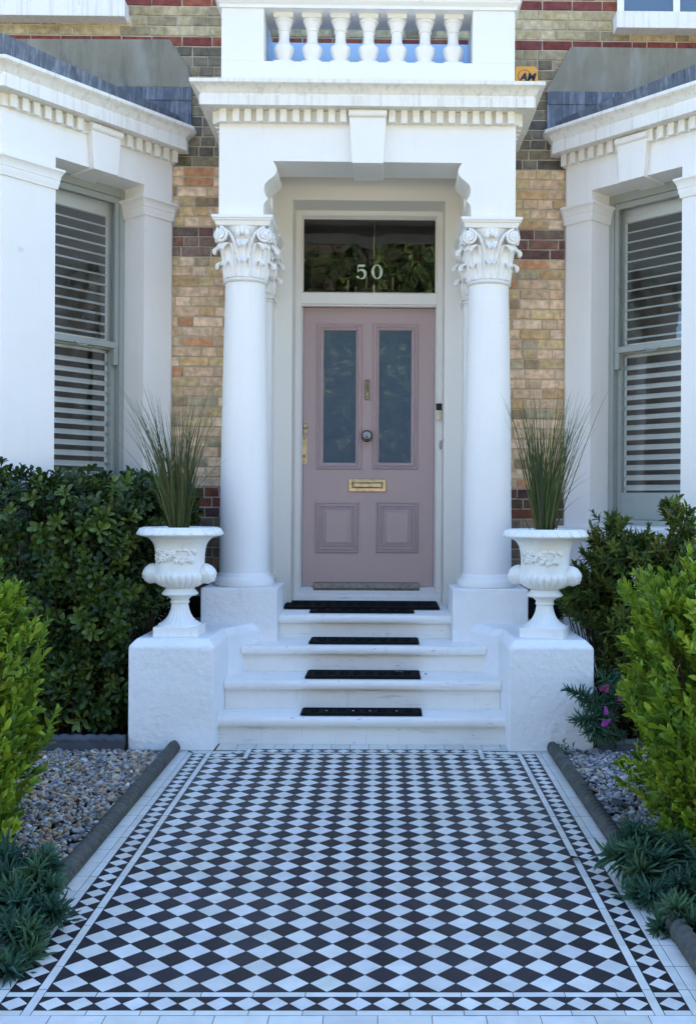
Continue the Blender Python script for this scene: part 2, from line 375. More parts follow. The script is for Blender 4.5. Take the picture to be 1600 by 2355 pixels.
# top bands: side wings and the middle towards the bottom step
xl, xr = FX0+2*D1, FX1-2*D1
for (a, b) in ((FX0, xl-S), (xr+S, FX1)):
    strip_x(a, b, FYs, FYs+S); n_ = 2; d_ = (b-a)/n_; diamonds(a, FYs+S, n_, 1, .0794 if False else min(d_, .0794))
    if a+n_*min(d_, .0794) < b-.004: rect_t(a+n_*min(d_, .0794), b, FYs+S, FYs+S+min(d_, .0794), td())
    rect_t(a, b, FYs+S+min(d_, .0794), YT)
strip_y(xl-S, xl, FYs, FYc+S); strip_y(xr, xr+S, FYs, FYc+S)
strip_x(xl, xr, FYc, FYc+S, .166); nn = int((xr-xl)/D2)+0; d_ = (xr-xl)/nn
diamonds(xl, FYc+S, nn, 1, d_)
diamonds(xl-S-D2*0-D2, FYc-.0, 1, 1, D2*.96); diamonds(xr+S, FYc-.0, 1, 1, D2*.96)
rect_t(xl-S, xl, FYc+S, FYc+S+d_); rect_t(xr, xr+S, FYc+S, FYc+S+d_)
strip_x(FX0+.01, FX1-.01, FYc+S+d_, 6.14, .112)
rect_t(FX0+.01, xl-S, FYc+S+.05, FYc+S+d_); rect_t(xr+S, FX1-.01, FYc+S+.05, FYc+S+d_)
tb = obj('tiled_path', TB, M['tile'], recalc=False); tag(tb, kind='structure')
g = MB(); g.box(-1.14, 1.18, -1.2, 6.14, -.03, .0025); tag(obj('path_bed', g, M['grout']), kind='structure')

# ---------------------------------------------------------------- rope-top edgings
def rope_edging(name, p0, p1, h, wd, mat, label, pitch=.052, amp=.019):
    p0 = Vector(p0); p1 = Vector(p1); L = (p1-p0).length; d = (p1-p0)/L; nrm = Vector((d.y, -d.x, 0)); n = max(int(L/.0065), 4); rs = []
    r = wd/2
    for i in range(n+1):
        s = L*i/n; c = p0+d*s; ring = [c+nrm*(-r*.85)+Vector((0, 0, -.03)), c+nrm*(-r*.85)+Vector((0, 0, h-r*1.3))]
        for k in range(13):
            a = PI*1.12 - (PI*1.24)*k/12
            rr = r + amp*(abs(math.sin(PI*(s/pitch) + a*.9))) - amp*.66 + random.uniform(-.0012, .0012)
            ring.append(c + nrm*(math.cos(a)*rr) + Vector((0, 0, h-r+math.sin(a)*rr)))
        ring += [c+nrm*(r*.85)+Vector((0, 0, h-r*1.3)), c+nrm*(r*.85)+Vector((0, 0, -.03))]
        # joint between stones
        if (s % .61) < .010: ring = [c+(q-c)*.97 for q in ring]
        rs.append(ring)
    m = MB(); m.rings(rs, True, True)
    return tag(obj(name, m, mat, smooth=50), label, 'edging')
rope_edging('rope_edging', (-1.086, 1.2, 0), (-1.086, 5.93, 0), .062, .062, M['kerb'], 'weathered rope topped stone edging between the tiled path and the left gravel')
rope_edging('rope_edging', (1.120, 1.2, 0), (1.120, 5.93, 0), .062, .062, M['kerb'], 'weathered rope topped stone edging between the tiled path and the right gravel')
rope_edging('rope_edging', (-3.3, 5.93, 0), (-1.375, 5.93, 0), .10, .055, M['slate'], 'dark blue grey rope topped edging under the dark green hedge', .075, .008)
rope_edging('rope_edging', (1.385, 5.95, 0), (3.3, 5.95, 0), .08, .05, M['slate'], 'dark blue grey edging under the pink flowering shrub', .075, .006)

# ---------------------------------------------------------------- gravel
def pebbles(name, n, x0, x1, y0, y1, label, shade, keep=None):
    ico = bmesh.new(); bmesh.ops.create_icosphere(ico, subdivisions=2, radius=1)
    bv = np.array([v.co[:] for v in ico.verts]); bf = np.array([[v.index for v in f.verts] for f in ico.faces]); ico.free()
    P = np.column_stack([rng.uniform(x0, x1, n), rng.uniform(y0, y1, n), rng.uniform(.0, .016, n)])
    if keep is not None: P = P[keep(P)]; n = len(P)
    size = rng.uniform(.0050, .0112, n)*rng.choice([1, 1, 1, 1.3, 1.7], n)
    sc = np.column_stack([size*rng.uniform(.9, 1.45, n), size*rng.uniform(.75, 1.1, n), size*rng.uniform(.5, .8, n)])
    a = rng.uniform(0, 2*PI, n); ca, sa = np.cos(a), np.sin(a)
    tx = rng.normal(0, .35, n); ty = rng.normal(0, .35, n)
    lump = 1+.12*np.sin(bv[None, :, 0]*3+rng.uniform(0, 6, n)[:, None])*np.cos(bv[None, :, 1]*3+rng.uniform(0, 6, n)[:, None])
    V = bv[None]*sc[:, None, :]*lump[..., None]
    x = V[..., 0]*ca[:, None]-V[..., 1]*sa[:, None]; y = V[..., 0]*sa[:, None]+V[..., 1]*ca[:, None]; z = V[..., 2]+x*tx[:, None]+y*ty[:, None]
    V = np.stack([x, y, z], -1)+P[:, None, :]
    k = len(bv); Ft = (bf[None]+(np.arange(n)*k)[:, None, None]).reshape(-1, 3)
    pal = np.array([(.36, .34, .31), (.27, .27, .27), (.18, .19, .21), (.44, .36, .25), (.36, .23, .12), (.50, .48, .44), (.25, .17, .11), (.14, .14, .15), (.44, .31, .18), (.33, .33, .34)])
    pr = np.array(shade, float); pr /= pr.sum()
    c = pal[rng.choice(len(pal), n, p=pr)]*rng.uniform(.5, 1.3, n)[:, None]
    me = bpy.data.meshes.new(name); me.vertices.add(n*k); me.vertices.foreach_set('co', V.astype(np.float32).ravel())
    m = len(Ft); me.loops.add(m*3); me.loops.foreach_set('vertex_index', Ft.astype(np.int32).ravel()); me.polygons.add(m); me.polygons.foreach_set('loop_start', np.arange(0, m*3, 3, dtype=np.int32)); me.update(calc_edges=True)
    at_ = me.color_attributes.new('Col', 'FLOAT_COLOR', 'POINT'); arr = np.ones((n, k, 4), np.float32); arr[..., :3] = c[:, None, :]; at_.data.foreach_set('color', arr.ravel())
    me.polygons.foreach_set('use_smooth', [True]*m); me.materials.append(M['pebble']); o = bpy.data.objects.new(name, me); COL.objects.link(o)
    return tag(o, label, 'gravel', kind='stuff')
pebbles('gravel', 16000, -2.5, -1.15, 3.0, 5.91, 'brown and grey pebble gravel beside the left rope edging', (4, 3, 3, 6, 5, 3, 2.6, 2, 5, 3))
pebbles('gravel', 11000, 1.185, 2.2, 3.2, 5.93, 'pale grey pebble gravel beside the right rope edging', (5, 5, 4, 2.5, 1, 5, .5, 2, 1, 6))

# ================================================================= HOUSE
HW = 7.6                                                    # plane of the brick front
house = thing('house', (0, HW, 0), 'white trimmed brick house front with a columned porch between two bay windows', 'house', world=True)
# ---- bricks
BZ0, BH = 3.296, .0748
def brick_col(z):
    r = random.random
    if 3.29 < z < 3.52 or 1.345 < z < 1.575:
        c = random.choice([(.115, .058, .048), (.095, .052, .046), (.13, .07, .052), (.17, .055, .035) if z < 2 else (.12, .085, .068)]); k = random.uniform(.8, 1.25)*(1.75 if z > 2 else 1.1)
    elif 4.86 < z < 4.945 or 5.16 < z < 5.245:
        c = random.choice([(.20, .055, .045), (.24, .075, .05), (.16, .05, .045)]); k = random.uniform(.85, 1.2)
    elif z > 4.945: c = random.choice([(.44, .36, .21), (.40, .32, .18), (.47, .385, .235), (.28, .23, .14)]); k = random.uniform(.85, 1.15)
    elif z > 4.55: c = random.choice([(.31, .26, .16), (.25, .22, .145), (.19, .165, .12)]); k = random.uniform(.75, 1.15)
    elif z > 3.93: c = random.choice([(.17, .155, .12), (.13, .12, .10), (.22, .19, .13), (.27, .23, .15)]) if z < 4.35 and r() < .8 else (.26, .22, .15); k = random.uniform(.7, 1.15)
    elif z < 1.345: c = random.choice([(.22, .17, .12), (.30, .21, .14), (.18, .13, .10)]); k = random.uniform(.8, 1.15)
    else:
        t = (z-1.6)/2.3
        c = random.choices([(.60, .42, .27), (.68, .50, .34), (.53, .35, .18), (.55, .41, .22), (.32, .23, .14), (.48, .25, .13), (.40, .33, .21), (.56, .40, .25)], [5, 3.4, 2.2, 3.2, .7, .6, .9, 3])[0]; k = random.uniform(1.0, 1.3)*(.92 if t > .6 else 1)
    return (c[0]*k, c[1]*k, c[2]*k)
BK = MB()
def one_brick(x0, x1, z0, z1, y, col):
    p = random.uniform(.0, .004); j = lambda: random.uniform(-.0022, .0022); bv = .004
    o = [(x0+j(), z0+j()), (x1+j(), z0+j()), (x1+j(), z1+j()), (x0+j(), z1+j())]
    fr = [(o[0][0]+bv, o[0][1]+bv), (o[1][0]-bv, o[1][1]+bv), (o[2][0]-bv, o[2][1]-bv), (o[3][0]+bv, o[3][1]-bv)]
    vs = [(a, y+.012, b) for a, b in o]+[(a, y-p+.002, b) for a, b in o]+[(a, y-p-.0015, b) for a, b in fr]
    BK.add(vs, [(0, 1, 5, 4), (1, 2, 6, 5), (2, 3, 7, 6), (3, 0, 4, 7), (4, 5, 9, 8), (5, 6, 10, 9), (6, 7, 11, 10), (7, 4, 8, 11), (8, 9, 10, 11)], col)
def bricks(xa, xb, za, zb):
    k0 = int(math.floor((za-BZ0)/BH)); k1 = int(math.ceil((zb-BZ0)/BH))
    for k in range(k0, k1):
        z0 = BZ0+k*BH; z1 = z0+BH-.0095; zc = (z0+z1)/2
        red = 4.86 < zc < 4.945 or 5.16 < zc < 5.245
        x = xa-random.uniform(0, .2)-(.11 if k % 2 else 0); alt = k % 2
        while x < xb:
            Lb = (.215 if alt or red else .1025); 
            if random.random() < .12: Lb = .215 if Lb < .15 else .1025
            a = max(x, xa); b = min(x+Lb, xb)
            if b-a > .02: one_brick(a, b, z0, z1, HW, brick_col(zc))
            x += Lb+.0095; alt = not alt
bricks(-1.47, -.80, .76, 3.96); bricks(.80, 1.47, .76, 3.96); bricks(-3.9, 3.9, 3.97, 5.9)
obj('brickwork', BK, M['brick'], house, recalc=False)
g = MB(); g.box(-1.463, -.58, HW+.004, HW+.3, 0, 4.0); g.box(.58, 1.468, HW+.004, HW+.3, 0, 4.0); g.box(-6, 6, HW+.004, HW+.3, 4.0, 5.9)
g.box(-.579, .579, HW+.0041, HW+.29, 3.74, 3.999)
obj('wall', g, M['mortar'], house)
g = MB(); g.box(-6, 6, HW, HW+.3, 5.9, 10.2); g.box(-6.3, -6, HW, 15, 0, 10.2); g.box(6, 6.3, HW, 15, 0, 10.2); g.box(-6.3, 6.3, 15, 15.3, 0, 10.2)
g.box(-6, -4.2, HW+.01, HW+.3, 0, 4.0); g.box(4.2, 6, HW+.01, HW+.3, 0, 4.0)
obj('outer_wall', g, M['mortar'], house)
g = MB(); g.prism([(HW-.5, 10.2), (15.8, 10.2), (11.5, 12.6)], -6.8, 6.8, axis='x'); obj('roof', g, M['roof'], house)
# rooms behind the glass
g = MB(); g.box(-1.46, -1.36, HW+.3, 12, .3, 4.1); g.box(1.37, 1.47, HW+.3, 12, .3, 4.1); g.box(-6, 6, 12, 12.1, .3, 4.1); g.box(-6, 6, HW+.3, 12, 4.0, 4.12); g.box(-6, 6, HW+.3, 12, .55, .69)
obj('interior_wall', g, M['room'], house)
# rendered plinth with air vents
for a, b in ((-1.463, -.60), (.60, 1.468)): g = MB(); g.box(a, b, HW-.02, HW, 0, .76); obj('plinth', g, M['white'], house, bevel=.004)
for sx in (-1, 1):
    g = MB(); xv = sx*1.30; g.box(xv-.16, xv+.16, HW-.032, HW-.021, .60, .76)
    for i in range(8): g.box(xv-.16, xv+.16, HW-.05, HW-.030, .61+.019*i, .617+.019*i)
    obj('air_vent', g, M['black'], house)
# grey cement panels and lead over the bays
for sx, pts in ((-1, [(-3.9, 4.55), (-1.32, 4.55), (-1.345, 4.69), (-1.49, 4.905), (-3.9, 4.89)]), (1, [(1.31, 4.54), (3.9, 4.54), (3.9, 4.88), (1.50, 4.885)])):
    g = MB(); g.prism(pts, HW-.018, HW-.004, axis='y'); obj('cement_panel', g, M['cement'], house, bevel=.003)
    g = MB(); x0, x1 = (-3.9, -1.325) if sx < 0 else (1.325, 3.9)
    g.box(x0, x1, HW-.028, HW-.0185, 4.45, 4.545); obj('lead_flashing', g, M['lead'], house); g = MB(); g.box(x0, x1, HW-.022, HW-.0045, 4.20, 4.46)
    obj('lead_flashing', g, M['lead'], house)
# upper window sills with windows
for sx in (-1, 1):
    e = 1.80 if sx < 0 else 1.82
    zt = 5.15 if sx < 0 else 5.11; X0, X1 = sorted((sx*e, sx*3.6))
    g = MB(); g.box(X0, X1, HW-.12, HW+.05, zt-.125, zt); si = obj('window_sill', g, M['white_stained'], house, bevel=.006)
    g = MB(); X0, X1 = sorted((sx*(e+.05), sx*3.55)); g.box(X0, X1, HW-.012, HW-.006, zt, zt+.9); p = obj('upper_window', g, M['etched'], house)
    g = MB()
    for a in np.linspace(X0, X1, 5): g.box(a-.025, a+.025, HW-.03, HW-.0125, zt, zt+.9)
    g.box(X0, X1, HW-.034, HW-.0305, zt, zt+.03); obj('window_frame', g, M['white'], p, bevel=.003)

# ---- porch entablature
def arc(pts, n=5):
    out = []
    P = [pts[0]]+list(pts)+[pts[-1]]
    for i in range(1, len(P)-2):
        for k in range(n):
            t = k/n; a, b, c, d = [np.array(P[i+q], float) for q in (-1, 0, 1, 2)]
            out.append(tuple(.5*((2*b)+(-a+c)*t+(2*a-5*b+4*c-d)*t*t+(-a+3*b-3*c+d)*t**3)))
    out.append(tuple(pts[-1])); return out
YF = 6.855; HB = 1.0; ZB = 3.39; ZS = 4.097
up = arc([(-.638, 3.761), (-.618, 3.73), (-.612, 3.702), (-.625, 3.668), (-.66, 3.638), (-.69, 3.607), (-.697, 3.575), (-.690, 3.54), (-.670, 3.503)])
lo = arc([(-.670, 3.503), (-.690, 3.483), (-.699, 3.455), (-.700, ZB)])
left = (up+lo[1:])[::-1]                                     # from the column up to the soffit
right = [(-x, z) for x, z in left[::-1]]
g = MB(); g.prism([(-HB, ZB)]+left+right+[(HB, ZB), (HB, ZS+.001), (-HB, ZS+.001)], YF, YF+.33, axis='y')
obj('porch_beam', g, M['white'], house)
for sx in (-1, 1):
    a, b = sorted((sx*.676, sx*HB)); g = MB(); g.box(a, b, YF+.331, HW-.002, ZB, ZS); obj('side_beam', g, M['white'], house)
g = MB(); g.box(-.675, .675, YF+.332, HW+.02, 3.98, 4.09); obj('porch_ceiling', g, M['cream'], house)
# cornice
cor = [(.0, ZS-.002), (.115, ZS-.002), (.115, ZS+.062), (.108, ZS+.064), (.108, ZS+.075), (.118, ZS+.085), (.132, ZS+.105), (.150, ZS+.118), (.168, ZS+.124), (.172, ZS+.128), (.172, ZS+.150), (0, ZS+.155)]
pp = [(-HB, HW-.002), (-HB, YF), (HB, YF), (HB, HW-.002)]
g = MB(); g.sweep(pp, cor, True); obj('porch_cornice', g, M['white_stained'], house, smooth=25)
g = MB(); g.box(-HB+.01, HB-.01, YF+.01, HW-.003, ZS+.01, ZS+.149); obj('balcony_floor', g, M['lead'], house)
# dentils
g = MB(); g.sweep(pp, [(0, 4.012), (.016, 4.012), (.016, 4.094), (0, 4.094)])
n_ = 25
for i in range(n_):
    x = -HB-.005+(2*HB+.01)*(i+.5)/n_
    if abs(x) < .135: continue
    j = random.uniform(-.004, .004); g.box(x-.0225+j, x+.0225+j, YF-.050, YF-.0165, 4.010+random.uniform(-.003, .003), 4.0945)
for sx in (-1, 1):
    for i in range(9):
        y = YF+.03+i*.082; a, b = sorted((sx*(HB+.0165), sx*(HB+.045))); g.box(a, b, y-.025, y+.025, 4.010, 4.0945)
obj('dentil_band', g, M['cream'], house, bevel=.002)  # cream here is warm bounce light put into the dentils' colour
# keystone
g = MB(); g.prism([(-.104, 3.737), (.104, 3.737), (.124, 4.045), (-.124, 4.045)], YF-.052, YF-.0005, axis='y')
g.prism([(-.104, 3.737), (.104, 3.737), (.106, 3.760), (-.106, 3.760)], YF-.0004, YF+.331, axis='y')
rs = []
for i in range(9):
    a = -PI/2+PI*i/8; rs.append([(-.13, YF-.060-.018*math.cos(a), 4.068+.024*math.sin(a)), (.13, YF-.060-.018*math.cos(a), 4.068+.024*math.sin(a))])
ring0 = [r[0] for r in rs]+[(-.13, YF-.001, 4.0935), (-.13, YF-.001, 4.044)]; ring1 = [r[1] for r in rs]+[(.13, YF-.001, 4.0935), (.13, YF-.001, 4.044)]
g.rings([ring0, ring1], True, True); obj('keystone', g, M['white'], house, bevel=.003)
# ---- balcony parapet
ZP0 = ZS+.15; PW = .99
g = MB(); g.box(-PW, PW, YF+.002, YF+.28, ZP0, 4.437)
for sx in (-1, 1):
    a, b = sorted((sx*.705, sx*PW)); g.box(a, b, YF+.0025, YF+.2795, 4.436, 4.80)
    a, b = sorted((sx*(PW-.25), sx*PW)); g.box(a, b, YF+.2805, HW-.003, ZP0, 4.437); g.box(a, b, HW-.2, HW-.0035, 4.436, 4.80)
obj('parapet', g, M['white'], house, bevel=.004)
g = MB(); rp = [(0, 4.792), (.012, 4.792), (.012, 4.812), (.022, 4.822), (.034, 4.835), (.036, 4.85), (.046, 4.852), (.046, 4.90), (0, 4.905)]
g.sweep([(-PW, HW-.004), (-PW, YF+.002), (PW, YF+.002), (PW, HW-.004)], rp); g.box(-PW+.001, PW-.001, YF+.003, YF+.30, 4.793, 4.904)
for sx in (-1, 1):
    a, b = sorted((sx*.74, sx*(PW-.001))); g.box(a, b, YF+.301, HW-.005, 4.793, 4.904)
obj('parapet_rail', g, M['white'], house, smooth=25)
g = MB(); g.box(-.73, .73, HW-.03, HW-.008, ZP0, 4.885)
for sx in (-1, 1): a, b = sorted((sx*.731, sx*.739)); g.box(a, b, YF+.35, HW-.031, ZP0, 4.90)
obj('blue_lining_board', g, M['board'], house)
def baluster_mesh():
    g = MB(); h = .362
    g.box(-.066, .066, -.066, .066, h-.034, h); g.box(-.064, .064, -.064, .064, 0, .034)
    pr = [(.062, h-.034), (.062, h-.048), (.054, h-.056), (.052, h-.070), (.042, h-.090), (.040, h-.10), (.044, h-.103), (.044, h-.112), (.037, h-.117), (.036, h-.150), (.037, h-.175), (.044, h-.195), (.054, h-.210), (.060, h-.214)]
    g.lathe(pr, 20, cap=True)
    def fn(r, z, a): return r*(1+.035*math.cos(8*a)*(1 if .06 < z < .145 else 0))
    g.lathe([(.061, .148), (.067, .145), (.068, .136), (.064, .112), (.056, .085), (.045, .062), (.042, .052), (.048, .046), (.054, .034)], 32, fn=fn)
    return g
for i in range(7):
    x = (i-3)*.1932
    if i == 0: b0 = obj('baluster', baluster_mesh(), M['white'], house, smooth=35); b = b0
    else: b = b0.copy(); COL.objects.link(b)
    b.location = Vector((x, YF+.125, 4.4365))-Vector(house.location); b.pop('_w', None)

# ---- acanthus capital
def leaf_surface(g, phi, r0, z0, z1, wd, bell, curl=.028, out=.0, cx=0, cy=0, droop=1.0):
    nt_, nv = 17, 13; rs = []
    for a in range(nt_+1):
        t = a/nt_
        if t < .68:
            u = t/.68; z = z0+(z1-z0)*u; r = bell(z)+.008+out*u*u; cr = 0
        else:
            u = (t-.68)/.32; th = u*PI*1.05; zc = z1; r = bell(z1)+.008+out+curl*(1-math.cos(th)); z = z1+curl*math.sin(th)*.75-(curl*.5*u*u*droop); cr = u
        wv = wd*(.80+.35*math.sin(PI*min(t*1.15, 1))**.8)*(1-.45*max(0, t-.8)/.2)*(1+.13*abs(math.sin(PI*5.0*t)))
        row = []
        for b in range(nv):
            v = -1+2*b/(nv-1); rib = .0085*math.cos(v*PI*3.0)*(.35+.65*min(1, t*2))-.007*abs(v)**2 + .005*(1-abs(v))
            scal = -.012*cr*abs(math.sin(v*PI*2.0)) if cr > .5 else 0
            rr = r+rib*(1-.2*cr); aa = phi+v*wv/max(r0, r*.92)
            row.append((cx+rr*math.cos(aa), cy+rr*math.sin(aa), z-scal*-1 if False else z+scal*1.0-.010*cr*v*v))
        rs.append(row)
    inner = []
    for row in rs: inner.append(row)
    n = nv; vs = [p for r in rs for p in r]; back = [(cx+(p[0]-cx)*.965, cy+(p[1]-cy)*.965, p[2]-.002) for p in vs]; o = len(vs); fs = []
    for k in range(len(rs)-1):
        for i in range(n-1):
            q = (k*n+i, k*n+i+1, (k+1)*n+i+1, (k+1)*n+i); fs.append(q); fs.append(tuple(x+o for x in q[::-1]))
    K = len(rs)
    for k in range(K-1):
        fs.append((k*n, (k+1)*n, (k+1)*n+o, k*n+o)); fs.append((k*n+n-1, k*n+n-1+o, (k+1)*n+n-1+o, (k+1)*n+n-1))
    for i in range(n-1): fs.append(((K-1)*n+i, (K-1)*n+i+1, (K-1)*n+i+1+o, (K-1)*n+i+o))
    g.add(vs+back, fs)
def volute(g, c, ux, uz, nrm, R0=.047, turns=2.1, hand=1, th=.030):
    c = Vector(c); ux = Vector(ux); uz = Vector(uz); nrm = Vector(nrm); pts = []; rad = []
    n = 44
    for i in range(n+1):
        t = i/n; a = PI/2+hand*2*PI*turns*t*-1; r = R0*(1-t)**.8*.78+.006
        pts.append(c+ux*(r*math.cos(a))+uz*(r*math.sin(a))+nrm*(.010*t)); rad.append(.0098*(1-.4*t))
    g.tube(pts, rad, 7)
    ring = []
    for s, rr in ((-th, R0*.80), (-th*.3, R0*.86), (-.005, R0*.80), (-.005, .004)):
        ring.append([c+ux*(rr*math.cos(2*PI*k/20))+uz*(rr*math.sin(2*PI*k/20))+nrm*s for k in range(20)])
    g.rings(ring, True, True); g.ball(c+nrm*.012, .011, 10, 6)
def capital_mesh(rb, ZC0, ZC1, sc=1.0):
    """bell, two rows of leaves, corner volutes; ZC0 astragal, ZC1 underside of abacus"""
    g = MB(); H = ZC1-ZC0
    def bell(z): t = (z-ZC0)/H; return rb*(1.0+.05*t)+.042*max(0, t-.45)**1.6*2
    g.lathe([(bell(ZC0+H*t/10), ZC0+H*t/10) for t in range(11)], 32)
    g.lathe([(rb-.012, ZC0-.030), (rb+.010, ZC0-.028), (rb+.017, ZC0-.016), (rb+.010, ZC0-.004), (rb-.002, ZC0)], 32)
    for k in range(4):
        leaf_surface(g, k*PI/2, rb, ZC0+.002, ZC0+H*.33, rb*.36, bell, .024, .006)
        leaf_surface(g, k*PI/2, rb, ZC0+H*.10, ZC0+H*.64, rb*.34, bell, .026, .014)
        leaf_surface(g, k*PI/2+PI/4, rb, ZC0+.002, ZC0+H*.63, rb*.42, bell, .026, .016)
        leaf_surface(g, k*PI/2+PI/4, rb, ZC0+.002, ZC0+H*.30, rb*.24, bell, .018, .012)
        for h in (-1, 1):
            leaf_surface(g, k*PI/2+h*PI/7.6, rb, ZC0+.004, ZC0+H*.50, rb*.12, bell, .004, .000)
    cc = .150*sc; zv = ZC0+H*.815
    for k in range(4):
        a = k*PI/2; nr = Vector((math.cos(a), math.sin(a), 0)); tx = Vector((-math.sin(a), math.cos(a), 0))
        for h in (-1, 1):
            n2 = (nr+tx*h*.30).normalized(); t2 = Vector((0, 0, 1)).cross(n2)
            c = nr*(cc+.024*sc)+tx*(h*cc)+Vector((0, 0, zv)); volute(g, c, t2, (0, 0, 1), n2, .057*sc, 2.2, -h)
            p = [nr*(bell(ZC0+H*.45)+.004)+tx*(h*.035*sc)+Vector((0, 0, ZC0+H*.42)), nr*(rb+.016)+tx*(h*.050*sc)+Vector((0, 0, ZC0+H*.62)), nr*(rb+.03)+tx*(h*.085*sc)+Vector((0, 0, ZC0+H*.84)), c+Vector((0, 0, .045*sc))-tx*h*.012]
            p = [Vector((q[0], q[1], q[2])) for q in arc([tuple(q) for q in p], 4)]
            g.tube(p, [.013]*(len(p)-4)+[.012, .011, .010, .009], 7)
        # central flower under the abacus
        for h in (-1, 0, 1):
            g.ball(nr*(rb+.045)+tx*(h*.030*sc)+Vector((0, 0, ZC0+H*(.86 if h else .90))), .024*sc, 10, 6, (.8, .8, 1.2))
        for h in (-2, -1, 0, 1, 2): g.ball(nr*(rb+.046+.006*(2-abs(h)))+tx*(h*.016*sc)+Vector((0, 0, ZC0+H*(.665-.0+.012*abs(h)))), .013*sc, 8, 5, (.9, .8, 1.1))
    return g
def abacus_mesh(h, z0, z1, cut=.012):
    g = MB(); rs = []
    for (s_, z) in ((h-.030, z0), (h-.026, z0+.006), (h-.018, z0+(z1-z0)*.45), (h-.008, z0+(z1-z0)*.52), (h-.008, z0+(z1-z0)*.62), (h, z0+(z1-z0)*.72), (h, z1)):
        rs.append([(-s_, -s_, z), (s_, -s_, z), (s_, s_, z), (-s_, s_, z)])
    g.rings(rs, True, True); return g
COLX, COLY = .838, 7.02
ZPED, ZAST, ZAB = .887, 2.985, 3.322
def make_column():
    e = part_empty('column', (-COLX, COLY, 0), house)
    g = MB(); pr = []
    for i in range(25):
        t = i/24; r = .168-.030*(t**1.7); pr.append((r, ZPED+.085+(ZAST-.03-ZPED-.085)*t))
    g.lathe(pr, 56); obj('shaft', g, M['white'], e, smooth=60)
    g = MB(); g.lathe([(.198, ZPED-.002), (.205, ZPED+.008), (.207, ZPED+.030), (.203, ZPED+.048), (.190, ZPED+.060), (.182, ZPED+.064), (.181, ZPED+.074), (.176, ZPED+.082), (.168, ZPED+.092)], 56)
    obj('base', g, M['white'], e, smooth=60)
    g = MB(); g.box(-.253, .253, -.253, .253, 0.0, ZPED-.001); obj('pedestal', g, M['stucco'], e, bevel=.008, seg=3)
    obj('capital', capital_mesh(.138, ZAST, ZAB), M['white'], e, smooth=60)
    obj('abacus', abacus_mesh(.206, ZAB, ZB-.001), M['white'], e, bevel=.002)
    return e
c0 = make_column(); c1 = copy_tree(c0, house); c1.location.x = COLX
def make_pilaster():
    e = part_empty('pilaster', (-.815, HW-.12, 0), house); h = .118
    g = MB(); g.box(-h, h, -h, h+.11, .70, ZAST-.03)
    for z, p in ((ZAST-.075, .010), (ZAST-.05, .016), (ZAST-.032, .008)): g.box(-h-p, h+p, -h-p, h+.09, z, z+.016)
    g.box(-h-.02, h+.02, -h-.02, h+.09, .70, .90); g.box(-h-.012, h+.012, -h-.012, h+.09, .90, .93)
    obj('shaft', g, M['white'], e, bevel=.003)
    obj('capital', capital_mesh(.112, ZAST, ZAB, .88), M['white'], e, smooth=60)
    obj('abacus', abacus_mesh(.18, ZAB, ZB-.001), M['white'], e)
    return e
p0 = make_pilaster(); p1 = copy_tree(p0, house); p1.location.x = .815

# ---- door wall, frame, fanlight
DY = 7.95; FY = 7.86
g = MB(); ZR = 3.72; RX = .568
g.prism([(-.80, .60), (-RX, .60), (-RX, ZR), (RX, ZR), (RX, .60), (.80, .60), (.80, 3.97), (-.80, 3.97)], HW-.012, FY, axis='y')
obj('porch_wall', g, M['cream'], house, bevel=.004)
g = MB(); FZ0 = .70
g.box(-RX-.05, -.527, FY, FY+.13, FZ0+.06, ZR+.05); g.box(.527, RX+.05, FY, FY+.13, FZ0+.06, ZR+.05); g.box(-.527, .527, FY, FY+.13, 3.686, ZR+.05); g.box(-.527, .527, FY+.002, FY+.13, 3.000, 3.085)
fo = obj('door_frame', g, M['frame'], house, bevel=.003)
g = MB(); mp = [(0, -.0), (0, .0), (.003, -.045), (.010, -.050), (.013, -.070), (.013, -.09)]
g.rectm(-.527, .527, 3.085, 3.686, [(0, -.001), (.008, -.012), (.008, -.04), (.015, -.048), (.015, -.07)], FY)
g.rectm(-.527, .527, .70, 3.000, [(0, -.001), (.006, -.01), (.006, -.045), (.012, -.055), (.012, -.09)], FY); g.box(-.526, .526, FY+.012, FY+.05, 2.986, 3.001)
obj('moulding', g, M['frame'], fo)
g = MB(); g.box(-.514, .514, FY+.068, FY+.074, 3.098, 3.674); fan = obj('fanlight', g, M['glass'], house)
# door sill
g = MB(); g.prism([(DY+.06, .803), (DY-.004, .803), (FY-.03, .762), (FY-.055, .752), (FY-.06, .742), (FY-.06, .695), (DY+.06, .695)], -RX+.001, RX-.001, axis='x'); obj('door_sill', g, M['step'], house, bevel=.004)
